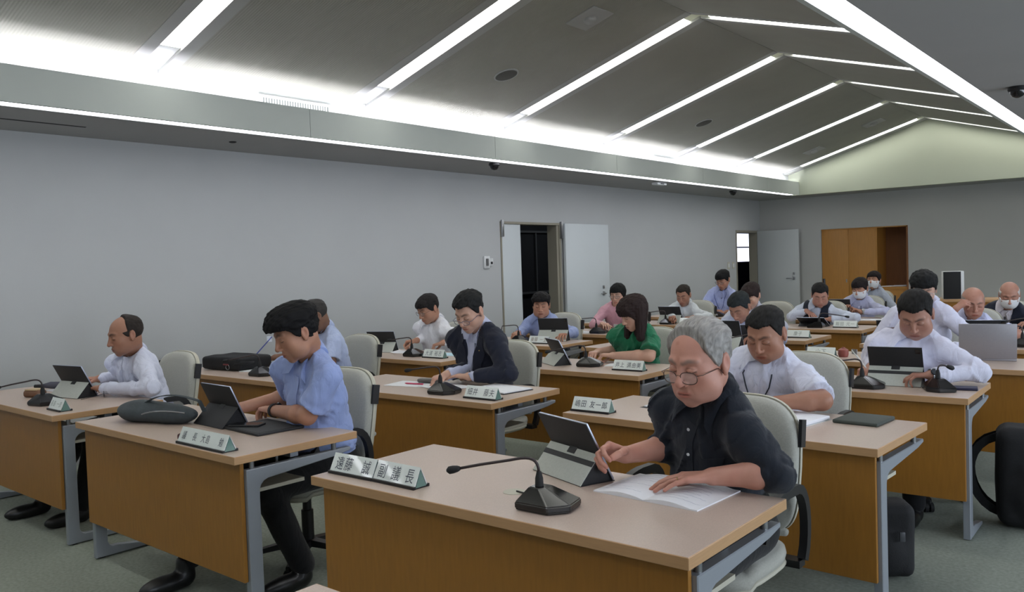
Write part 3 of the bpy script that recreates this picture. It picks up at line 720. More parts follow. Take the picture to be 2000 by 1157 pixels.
# ------------------------------------------------------------------ things on the desks
nameplate(-2.312, 1.898, 1, '遠藤　誠', 'left one of the two name plates on the nearest desk', 0.222, ts=0.046)
nameplate(-2.092, 1.900, -1, '副 議 長', 'right one of the two name plates on the nearest desk, large three characters', 0.208, ts=0.050)
mic('left', -1.505, 1.945, 'large microphone on the nearest desk, neck stretched to the left', 8)
tablet(-1.665, 2.305, -20, 'largest tablet, in a pale grey cover with black stripe, on the nearest desk', wd=0.29, hh=0.222)
m_page = mat('printed_page', '#e3e4e9', 0.8, noise=(35, 0.03))
t = thing('open_notebook', 'open notebook under the hand of the man in the navy shirt', 'notebook', (-1.30, 2.29, 0.7205), math.radians(-3))
for s in (-1, 1):
    bm = bmesh.new(); n = 8; prof = [(0.0, 0.003)] + [(s*0.185*i/n, 0.004+0.010*math.sin(PI*min(1, i/n*1.15))**1) for i in range(1, n+1)]
    prism(bm, prof + [(s*0.185, 0.0), (0, 0.0)], -0.13, 0.13, 'y'); bmesh_obj('page_block', bm, m_page, t, 30)
bm = bmesh.new()
random.seed(3)
for k in range(9):
    for s in (-1, 1):
        y = 0.105-k*0.024; x0 = 0.02+random.random()*0.02; x1 = x0+0.06+random.random()*0.08
        if random.random() < 0.25: continue
        xs = [x0+(x1-x0)*i/14 for i in range(15)]
        zz = lambda x: 0.0045+0.010*math.sin(PI*min(1, x/0.185*1.15))+0.0012
        sweep(bm, [(s*x if s > 0 else -(0.2-x), y+0.002*math.sin(i*2.3+k), zz(x if s > 0 else 0.2-x)) for i, x in enumerate(xs)], [(-0.0006, 0), (0.0006, 0), (0, 0.0002)])
bmesh_obj('handwriting', bm, mat('pencil_grey', '#8f96ab', 0.9), t)
# desk B
nameplate(-3.25, 1.868, -1, '議　 長　大島　　勉', 'long name plate in front of the all-black tablet', 0.375, ts=0.036)
tablet(-3.675, 2.20, -3, 'all-black tablet case propped before the man in light blue', wd=0.28, hh=0.21, cover=m_foliob, stripe=False, silver=True, lean=24)
t = thing('keyboard_folio', 'flat black keyboard cover on the desk of the man in light blue', 'keyboard', (-3.39, 2.24, 0.7205), math.radians(-4))
box('case', (-0.16, 0.16, -0.12, 0.12, 0, 0.012), m_foliob, t, 0.004); box('palm_rest', (-0.15, 0.15, -0.11, 0.11, 0.012, 0.013), mat('folio_dark', '#2b2c2f', 0.7), t)
phone(-3.46, 2.20, -62, 'smartphone lying on the black keyboard cover', z=0.7337)
t = thing('badge_case', 'small dark red pouch peeking out left of the long name plate', 'pouch', (-3.475, 1.90, 0.7205)); box('case', (-0.02, 0.02, -0.03, 0.03, 0, 0.03), mat('dark_red', '#4a2226', 0.7), t, 0.01, 3)
# desk C
nameplate(-4.915, 1.955, -1, '長島 一彦', 'smallest, blurred name plate at the near right corner of the far left desk', 0.165, ts=0.032, dim=mat('ink_faint', '#8b948f', 0.8))
mic('left', -5.215, 2.0, 'black microphone base at the left end of the far left desk', 20)
tablet(-5.415, 2.245, 9, 'tablet in a plain pale grey cover on the far left desk', wd=0.29, hh=0.215, stripe=False)
sheet(-5.80, 2.36, 5, 'white sheet behind the far left microphone', 0.2, 0.2)
t = thing('brown_pouch', 'brown leather pouch at the left end of the far left desk', 'pouch', (-5.63, 2.10, 0.7205), 0.4)
bm = bmesh.new(); bx(bm, -0.06, 0.06, -0.04, 0.04, 0, 0.045, 0.018, 4); bmesh_obj('pouch_body', bm, mat('brown_leather', '#6d4d38', 0.6, noise=(20, 0.2)), t, 60); box('flap', (-0.045, 0.045, -0.035, 0.035, 0.043, 0.052), mat('tan_leather', '#b5a07e', 0.6), t, 0.003)
t = thing('folded_umbrella', 'dark rolled umbrella lying behind the brown pouch', 'umbrella', (-5.78, 2.32, 0.7205), 0.5)
bm = bmesh.new(); sweep(bm, [(-0.14, 0, 0.03), (-0.08, 0, 0.035), (0.1, 0, 0.032), (0.15, 0, 0.028)], circ(0.026, 12), scales=[0.5, 0.9, 1, 0.8]); bmesh_obj('canopy', bm, mat('slate_cloth', '#4b4c58', 0.8), t, True)
bm = bmesh.new(); sweep(bm, [(-0.20, 0, 0.028), (-0.14, 0, 0.03)], circ(0.012, 10)); bmesh_obj('handle', bm, m_rubber, t, True)
t = thing('spectacles', 'folded spectacles resting on the far left desk', 'glasses', (-5.20, 2.33, 0.7215), math.radians(155))
bm = bmesh.new()
for s in (-1, 1):
    sweep(bm, [(s*0.034+0.026*math.cos(a), 0, 0.020+0.018*math.sin(a)) for a in [2*PI*i/16 for i in range(16)]], circ(0.0017, 6), closed=True, up=(0, 1, 0))
    sweep(bm, [(s*0.060, 0, 0.026), (s*0.062, 0.05, 0.014), (s*0.058, 0.10, 0.006), (s*0.055, 0.125, 0.002)], circ(0.0015, 6))
sweep(bm, [(-0.010, 0, 0.026), (0, -0.002, 0.030), (0.010, 0, 0.026)], circ(0.0017, 6))
bmesh_obj('frame', bm, m_gdark, t, 60)
# desk D
nameplate(-3.045, 3.395, 0, '細井　藤夫', 'name plate in front of the man in the navy jacket', 0.225, ts=0.044)
mic('high', -3.375, 3.43, 'microphone in front of the man in the navy jacket', 10)
sheet(-3.83, 3.62, 12, 'white sheet at the left of the navy jacket desk', 0.30, 0.21)
sheet(-3.55, 3.62, -14, 'white sheet under the hand of the man in the navy jacket', 0.297, 0.21, z=0.7230)
t = thing('spectacle_case', 'long grey spectacle case on the papers of the navy jacket desk', 'case', (-3.76, 3.70, 0.7255), 0.25); bm = bmesh.new(); bx(bm, -0.08, 0.08, -0.028, 0.028, 0, 0.024, 0.010, 3); bmesh_obj('shell', bm, mat('case_grey', '#5b5956', 0.4), t, 60); box('hinge', (-0.02, 0.02, 0.026, 0.031, 0.008, 0.016), m_steel, t)
pen(-3.80, 3.60, 0.7228, 10, 'pink marker pen on the papers of the navy jacket desk', mat('pink_marker', '#c7345d', 0.4))
t = thing('notebook_stack', 'dark notebook with white pages at the right of the navy jacket desk', 'notebook', (-3.16, 3.68, 0.7205), math.radians(-8))
box('cover', (-0.17, 0.15, -0.11, 0.12, 0, 0.004), m_foliob, t, 0.001); box('page_block', (-0.165, 0.145, -0.105, 0.115, 0.0042, 0.012), m_page, t, 0.002)
# desk H
mic('left', -5.16, 3.42, 'microphone beside the black briefcase', 10)
sheet(-5.42, 3.62, 20, 'white sheets under the writing hand by the briefcase', 0.30, 0.22, h=0.006)
pen(-5.70, 3.80, 0.795, 70, 'blue pen held by the grey-haired man behind the man in light blue', mat('blue_pen', '#3b4794', 0.4), tilt=0.8)
# desk E
nameplate(-2.955, 4.76, 1, '井上 満由美', 'name plate in front of the woman in green, shiny lower corner', 0.225, ts=0.042)
mic('left', -3.33, 4.84, 'microphone in front of the woman in green', 12)
tablet(-3.63, 4.86, -32, 'tablet seen almost edge-on at the left of the desk of the woman in green', wd=0.26, hh=0.20, stripe=False)
sheet(-3.16, 4.98, 15, 'white note sheet beside the hands of the woman in green', 0.2, 0.16)
pen(-3.04, 4.93, 0.7228, 30, 'pen on the note sheet of the woman in green', m_steel)
# desk F
nameplate(-2.295, 3.355, 0, '嶋田 友一郎', 'name plate at the left end of the desk behind the nearest one', 0.215, ts=0.042)
o = sheet(-1.98, 3.67, -8, 'open white notebook page left of the man in navy, on the desk behind him', 0.30, 0.22, h=0.006, curl=0.002)
pen(-1.98, 3.58, 0.7275, 12, 'black pen on the open page behind the man in navy', m_black)
sheet(-1.99, 3.66, -8, 'black cover board under the open page behind the man in navy', 0.315, 0.235, h=0.0003, m=m_foliob, z=0.7201)
t = thing('open_book', 'thick open book right of the lanyard man with the white short sleeves', 'book', (-1.45, 3.60, 0.7205), math.radians(-10))
box('page_block', (-0.16, 0.16, -0.12, 0.12, 0.002, 0.018), m_page, t, 0.004); box('cover', (-0.165, 0.165, -0.125, 0.125, 0, 0.002), m_white, t)
t = thing('dark_folder', 'dark green wallet folder at the right end of the desk behind the nearest one', 'folder', (-1.14, 3.725, 0.7205), math.radians(-4))
bm = bmesh.new(); bx(bm, -0.095, 0.095, -0.105, 0.105, 0, 0.016, 0.006, 3); bmesh_obj('cover', bm, mat('folder_green', '#3d443f', 0.7, bump=(200, 0.3)), t, 60)
# desk G
mic('high', -1.41, 4.68, 'microphone left of the striped tablet of the stout man in white', 8)
t = mic('up', -1.075, 4.74, 'microphone seen end-on at the right of the stout man\'s desk', -60)
tablet(-1.315, 4.86, 4, 'wide tablet with striped cover before the stout man in the white shirt', wd=0.275, hh=0.222, lens=True, lean=22)
t = thing('blue_phone_case', 'dark blue phone wallet lying by the wristwatch arm', 'phone', (-0.99, 4.83, 0.7205), 0.2); box('wallet', (-0.08, 0.08, -0.04, 0.04, 0, 0.014), mat('navy_case', '#1e1f3c', 0.5), t, 0.004)
pen(-1.51, 4.87, 0.80, 150, 'white pen held by the stout man in the white shirt', m_white, tilt=0.7, L=0.11)
# desk I
nameplate(-4.79, 4.78, 0, '大濱 裕志', 'name plate before the man in white with glasses and blue papers', 0.225, ts=0.042, dim=mat('ink_pale', '#6f7a80', 0.8))
mic('high', -5.05, 4.80, 'microphone before the man in white with glasses', 10)
tablet(-5.60, 4.94, 22, 'tablet with plain grey cover at the left of the desk with blue papers', wd=0.26, hh=0.20, stripe=False)
m_cyan = mat('cyan_paper', '#b4d3e2', 0.8)
sheet(-4.83, 5.02, 10, 'pale blue sheet right of the glasses man\'s hands', 0.3, 0.21, m=m_cyan); sheet(-5.10, 5.0, -12, 'pale blue sheet under the glasses man\'s hands', 0.3, 0.2, m=m_cyan, z=0.7230); sheet(-5.36, 4.99, 25, 'white crumpled sheet beside the tablet on the desk with blue papers', 0.2, 0.2, curl=0.01)
# desk J
nameplate(-4.715, 6.065, 0, '後藤 一生', 'name plate before the man sitting in front of the open double door', 0.225, ts=0.042, dim=mat('ink_brown', '#8d7d72', 0.8))
mic('hook', -4.985, 6.12, 'microphone before the man in front of the open double door', 5)
tablet(-4.75, 6.32, 18, 'tablet with a plain pale cover before the man in front of the double door', wd=0.29, hh=0.222, stripe=False, lens=True, lean=18)
# desk K
mic('hook', -4.80, 7.16, 'microphone before the person in pink', 5)
sheet(-4.98, 7.22, 8, 'white sheet left of the microphone of the person in pink', 0.25, 0.2, curl=0.01)
t = thing('document_tray', 'grey open folder standing before the person in pink', 'folder', (-4.60, 7.42, 0.7205), 0.1); box('board', (-0.17, 0.17, -0.006, 0.006, 0, 0.075), mat('folder_grey', '#a5aaa6', 0.7), t, 0.002); box('label_field', (-0.10, 0.09, -0.0075, -0.006, 0.02, 0.055), mat('folder_mid', '#8c908e', 0.7), t)
t = thing('wooden_box', 'small brown box beside the microphone of the person in pink', 'box', (-4.93, 7.42, 0.7205)); box('carton', (-0.04, 0.04, -0.03, 0.03, 0, 0.06), mat('brown_box', '#6e4b3b', 0.7), t, 0.003)
nameplate(-4.42, 7.18, 0, '', 'blank-looking name plate half hidden by the woman in green', 0.2)
# desk L
mic('high', -4.72, 8.45, 'microphone before the grey-haired man in white by the wall', 5)
tablet(-4.80, 8.66, 4, 'tablet with plain cover before the grey-haired man by the wall', wd=0.27, hh=0.21, stripe=False)
nameplate(-4.50, 8.54, 0, '宮崎 一', 'tiny pale name plate before the grey-haired man by the wall', 0.22, ts=0.04, dim=mat('ink_faint', '#8b948f', 0.8))
# desk M
tablet(-2.93, 6.12, -2, 'big black tablet with wide grey cover behind the woman in green', wd=0.30, hh=0.25, stripe=False, lean=20)
mic('left', -2.62+0.02, 6.02, 'microphone whose head shows before the man reading a tablet', 20)
t = make_tablet(wd=0.26, hh=0.2, stripe=False, cover=m_foliob); t.location = (-2.93, 6.42, 0.7205); t.rotation_euler = (0, 0, 0.3); t['label'] = 'tablet tilted in the hands of the man with dark side-parted hair'; t['group'] = 'tablets on the desks'
# desk O
nameplate(-2.79, 7.33, 0, '康子', 'tiny name plate half hidden by the ear of the stocky lanyard man', 0.2, ts=0.04, dim=mat('ink_faint', '#8b948f', 0.8))
# desk Q
nameplate(-2.12, 6.0, -2, '山下', 'tiny name plate right of the white-sleeved lanyard man\'s shoulder', 0.2, ts=0.04, dim=mat('ink_faint', '#8b948f', 0.8))
t = thing('name_stamp', 'small red-brown round stamp box beside the tiny name plate', 'stamp', (-1.98, 6.04, 0.7205)); bm = bmesh.new(); lathe(bm, [(0.03, 0), (0.036, 0.02), (0.034, 0.05), (0.015, 0.062)], n=16); bmesh_obj('case', bm, mat('stamp_red', '#8a4a42', 0.5), t, 50); bm = bmesh.new(); lathe(bm, [(0.012, 0.062), (0.010, 0.068)], n=12); bmesh_obj('knob', bm, mat('stamp_red', '#8a4a42', 0.5), t, 50)
t = thing('laptop', 'open silver laptop seen from behind at the right edge', 'laptop', (-1.10, 6.16, 0.7205), math.radians(14))
box('keyboard_deck', (-0.165, 0.165, 0.0, 0.23, 0, 0.014), m_lap, t, 0.004)
ml = Matrix.Translation((0, -0.002, 0.012)) @ Matrix.Rotation(math.radians(8), 4, 'X')
l = box('lid', (-0.165, 0.165, -0.007, 0, 0, 0.235), m_lap, t, 0.004, mtx=ml); box('screen', (-0.155, 0.155, 0.0, 0.0008, 0.012, 0.225), m_screen, l, mtx=ml)
# desk R
tablet(-1.90, 7.06, 5, 'tablet with plain grey cover at the left end of the desk behind the stout man', wd=0.28, hh=0.21, stripe=False)
tablet(-1.29, 7.10, 12, 'black tablet half hidden behind the silver laptop', wd=0.29, hh=0.22, cover=m_folio, stripe=False, lens=True)
mic('high', -1.02, 7.15, 'microphone right of the black tablet behind the laptop', 0)
sheet(-0.95, 7.20, 0, 'white sheet at the right frame edge', 0.3, 0.2, h=0.01)
# desk N
nameplate(-2.76, 8.50, 0, '飯田 元一', 'name plate before the man in the dark vest', 0.225, ts=0.042, dim=mat('ink_faint', '#8b948f', 0.8))
t = make_tablet(wd=0.28, hh=0.2, stripe=False, cover=m_foliob, lean=62); t.location = (-3.10, 8.58, 0.7205); t['label'] = 'tablet laid almost flat before the man in the dark vest'; t['group'] = 'tablets on the desks'
sheet(-3.42, 8.45, 5, 'white sheet at the left of the vest man\'s tablet', 0.2, 0.15); 
mic('left', -3.02, 8.42, 'microphone lying low before the man in the dark vest', 190)
# desks S, T, U
mic('left', -1.05, 8.30, 'thin microphone before the masked man in the dark suit', 0)
sheet(-1.2, 8.35, 0, 'papers before the masked man in the dark suit', 0.3, 0.2, h=0.008)
mic('left', -4.72, 9.72, 'microphone before the young man with the blue lanyard', 0)
tablet(-4.98, 9.80, 0, 'dark tablet left of the young man with the blue lanyard', wd=0.28, hh=0.21, stripe=False, cover=m_foliob)
t = tablet(-3.18, 9.62, 12, 'dark tablet left of the masked man with clasped hands', wd=0.22, hh=0.25, stripe=False, cover=m_foliob)
sheet(-2.82, 9.55, 3, 'white sheets before the masked man with clasped hands', 0.3, 0.2, h=0.006); sheet(-2.62, 9.62, -20, 'crumpled white sheet at the right of the masked man\'s desk', 0.2, 0.15, curl=0.02)
# loudspeaker on a side table by the far wall
t = thing('side_table', 'low wooden side table under the black and white loudspeaker', 'table', (-2.25, 11.2, 0)); box('table_top', (-0.45, 0.45, -0.25, 0.25, 0.84, 0.875), m_edge, t, 0.003)
box('apron', (-0.43, 0.43, -0.23, 0.23, 0.74, 0.839), m_ven, t)
for a in (-0.40, 0.40):
    for b in (-0.2, 0.2): box('leg', (a-0.025, a+0.025, b-0.025, b+0.025, 0, 0.74), m_ven, t)
t = thing('loudspeaker', 'tall black-fronted loudspeaker with white side', 'speaker', (-2.33, 11.05, 0.8755), math.radians(20))
box('cabinet', (-0.11, 0.11, -0.08, 0.10, 0, 0.33), m_white, t, 0.008); box('grille', (-0.112, 0.075, -0.088, -0.080, 0.004, 0.326), mat('speaker_cloth', '#101113', 0.8), t, 0.003)
t = thing('stand_microphone', 'black stick microphone rising behind the vest man', 'microphone', (-3.30, 9.42+0.1, 0.7205)); bm = bmesh.new(); lathe(bm, [(0.05, 0), (0.05, 0.012), (0.01, 0.018)], n=16); bmesh_obj('foot', bm, m_black, t, 40); bm = bmesh.new(); sweep(bm, [(0, 0, 0.015), (0, 0, 0.28), (-0.01, 0, 0.32), (-0.02, 0, 0.46)], circ(0.006, 8), scales=[1, 1, 2.2, 2.4]); bmesh_obj('stem', bm, m_black, t, 60)
for k in ('left', 'high', 'hook', 'up'):
    r = MIC[k]
    for ch in list(r.children): bpy.data.objects.remove(ch)
    bpy.data.objects.remove(r)
# ------------------------------------------------------------------ signed distance modelling of people
A = lambda *v: np.array(v, dtype=np.float64)
def nrm(v): return v/np.linalg.norm(v)
def cap(P, a, b, ra, rb):
    ba = b-a; pa = P-a; h = np.clip(pa@ba/(ba@ba), 0, 1)
    return np.sqrt(((pa-h[:, None]*ba)**2).sum(1)) - (ra+(rb-ra)*h)
def ell(P, c, r, R=None):
    q = P-c
    if R is not None: q = q@R
    k0 = np.sqrt(((q/r)**2).sum(1)); k1 = np.sqrt(((q/(r*r))**2).sum(1))+1e-9
    return k0*(k0-1)/k1
def smin(a, b, k):
    h = np.clip(0.5+0.5*(b-a)/k, 0, 1); return b+(a-b)*h - k*h*(1-h)
def smax(a, b, k): return -smin(-a, -b, k)
def sstep(x, a, b):
    t = np.clip((x-a)/(b-a), 0, 1); return t*t*(3-2*t)
_rs = np.random.RandomState(5); _ND = _rs.normal(size=(24, 3)); _ND /= np.linalg.norm(_ND, axis=1)[:, None]; _NP = _rs.uniform(0, 6.28, 24)
def wob(P, f, seed=0, n=5):
    o = np.zeros(len(P)); W_ = P*f
    for i in range(n):
        k = (i*5+seed*7) % 24
        ph = W_@_ND[k]*(1+0.23*i) + _NP[(k+seed) % 24]
        o += np.sin(ph + 1.3*np.sin(W_@_ND[(k+3) % 24]*0.7+seed))
    return o/n
def grid_sdf(fn, lo, hi, h, margin=0.0):
    B = 6; n = np.ceil((np.array(hi)-np.array(lo))/h).astype(int)+1; nb = np.ceil(n/B).astype(int); n = nb*B
    lo = np.array(lo, float)
    gi = [lo[i]+(np.arange(nb[i])*B+(B-1)/2)*h for i in range(3)]
    C = np.stack(np.meshgrid(*gi, indexing='ij'), -1).reshape(-1, 3)
    dc = fn(C).reshape(nb)
    near = np.abs(dc) < B*h*0.87*1.35+margin
    V = np.repeat(np.repeat(np.repeat(np.where(dc < 0, -1.0, 1.0), B, 0), B, 1), B, 2)
    bi = np.argwhere(near)
    off = np.stack(np.meshgrid(np.arange(B), np.arange(B), np.arange(B), indexing='ij'), -1).reshape(-1, 3)
    idx = (bi[:, None, :]*B+off[None]).reshape(-1, 3)
    if len(idx) == 0: return None
    V[idx[:, 0], idx[:, 1], idx[:, 2]] = fn(lo+idx*h)
    # surface nets
    S = V < 0; nx, ny, nz = V.shape
    cnt = np.zeros((nx-1, ny-1, nz-1), np.int8)
    for a in (0, 1):
        for b in (0, 1):
            for c in (0, 1): cnt += S[a:nx-1+a, b:ny-1+b, c:nz-1+c]
    act = (cnt > 0) & (cnt < 8); ci = np.argwhere(act); N_ = len(ci)
    vid = -np.ones(act.shape, np.int64); vid[act] = np.arange(N_)
    acc = np.zeros((N_, 3)); w_ = np.zeros(N_)
    for ax in range(3):
        o1, o2 = [i for i in range(3) if i != ax]
        for a in (0, 1):
            for b in (0, 1):
                p = np.zeros(3, int); p[o1] = a; p[o2] = b; q = p.copy(); q[ax] = 1
                v0 = V[ci[:, 0]+p[0], ci[:, 1]+p[1], ci[:, 2]+p[2]]; v1 = V[ci[:, 0]+q[0], ci[:, 1]+q[1], ci[:, 2]+q[2]]
                m = (v0 < 0) != (v1 < 0); t = np.where(m, v0/(v0-v1+1e-12), 0)
                pt = np.tile(p.astype(float), (N_, 1)); pt[:, ax] += t
                acc[m] += pt[m]; w_[m] += 1
    vs = lo + (ci+acc/w_[:, None])*h
    F = []
    for ax in range(3):
        o1, o2 = (ax+1) % 3, (ax+2) % 3
        sl = [slice(None)]*3; sh = [slice(None)]*3; sl[ax] = slice(0, -1); sh[ax] = slice(1, None)
        s0 = S[tuple(sl)]; s1 = S[tuple(sh)]
        e = np.argwhere(s0 != s1)
        e = e[(e[:, o1] > 0) & (e[:, o2] > 0) & (e[:, o1] < V.shape[o1]-1) & (e[:, o2] < V.shape[o2]-1)]
        if len(e) == 0: continue
        def g(a, b):
            c = e.copy(); c[:, o1] -= a; c[:, o2] -= b; return vid[c[:, 0], c[:, 1], c[:, 2]]
        quad = np.stack([g(1, 1), g(0, 1), g(0, 0), g(1, 0)], 1)
        inside = s0[e[:, 0], e[:, 1], e[:, 2]]
        quad[~inside] = quad[~inside][:, ::-1]
        F.append(quad[(quad >= 0).all(1)])
    return vs, np.concatenate(F)
def np_mesh(name, vs, fs, col=None):
    me = bpy.data.meshes.new(name); nv, nf = len(vs), len(fs)
    me.vertices.add(nv); me.vertices.foreach_set('co', vs.astype(np.float32).ravel())
    me.loops.add(nf*4); me.loops.foreach_set('vertex_index', fs.astype(np.int32).ravel())
    me.polygons.add(nf); me.polygons.foreach_set('loop_start', np.arange(0, nf*4, 4, dtype=np.int32))
    me.polygons.foreach_set('use_smooth', np.ones(nf, bool)); me.update(calc_edges=True)
    if col is not None:
        ca = me.color_attributes.new('Col', 'FLOAT_COLOR', 'POINT')
        ca.data.foreach_set('color', np.concatenate([col, np.ones((nv, 1))], 1).astype(np.float32).ravel())
    return me
def sdf_obj(name, fn, lo, hi, h, m, parent, margin=0.0, colfn=None):
    r = grid_sdf(fn, lo, hi, h, margin)
    if r is None: return None
    return mobj(name, np_mesh(name, r[0], r[1], colfn(r[0]) if colfn else None), parent, m)
def project(fn, P, off, it=6, mask=None):
    P = P.copy(); e = 0.002
    for _ in range(it):
        d = fn(P)-off
        G = np.stack([fn(P+A(*(e if i == j else 0 for j in range(3))))-fn(P-A(*(e if i == j else 0 for j in range(3)))) for i in range(3)], 1)
        G /= np.linalg.norm(G, axis=1)[:, None]+1e-9
        P = P - G*np.clip(d, -0.03, 0.03)[:, None]
    return P
def grid_mesh(name, G, th, m, parent, closed_u=False):
    """G: array [nu,nv,3]; thin sheet with thickness along its normal"""
    nu, nv = G.shape[:2]
    du = np.gradient(G, axis=0); dv = np.gradient(G, axis=1); n = np.cross(du, dv); n /= np.linalg.norm(n, axis=2)[..., None]+1e-9
    V = np.concatenate([(G+n*th/2).reshape(-1, 3), (G-n*th/2).reshape(-1, 3)]); K = nu*nv; F = []
    for i in range(nu-1):
        for j in range(nv-1):
            a = i*nv+j; F += [(a, a+nv, a+nv+1, a+1), (a+K, a+1+K, a+nv+1+K, a+nv+K)]
    for i in range(nu-1):
        for j in (0, nv-1): a = i*nv+j; F.append((a, a+nv, a+nv+K, a+K) if j else (a, a+K, a+nv+K, a+nv))
    for j in range(nv-1):
        for i in (0, nu-1): a = i*nv+j; F.append((a, a+1, a+1+K, a+K) if i == 0 else (a, a+K, a+1+K, a+1))
    o = pydata(name, V, F, m, parent, 50); bm = bmesh.new(); bm.from_mesh(o.data); bmesh.ops.recalc_face_normals(bm, faces=bm.faces); bm.to_mesh(o.data); bm.free(); return o
def rotm(pitch, yaw, roll=0):
    p, y, r = map(math.radians, (pitch, yaw, roll))
    return np.array((Matrix.Rotation(y, 3, 'Z') @ Matrix.Rotation(p, 3, 'X') @ Matrix.Rotation(r, 3, 'Y')))

m_skin = mat('skin', '#ffffff', 0.48, attr='Col', bump=(260, 0.12), noise=(40, 0.04), spec=0.35)
def cloth(name, c, r=0.85, sc=40, am=0.03, bump=(500, 0.25), crease=(13, 0.5)): return mat(name, c, r, noise=(sc, am), bump=bump, sheen=0.15, spec=0.25, crease=crease)
def hairmat(name, c, am=0.25, r=0.72, st=(140, 22, 30)): return mat(name, c, r, noise=(1.0, am), bump=(1.0, 0.9), stretch=st, spec=0.2)
m_trs = cloth('trousers_black', '#17181b', crease=(10, 0.3)); m_shoe = mat('shoe_leather', '#141415', 0.35)
m_eyew = mat('eye_white', '#cfc9c4', 0.2)

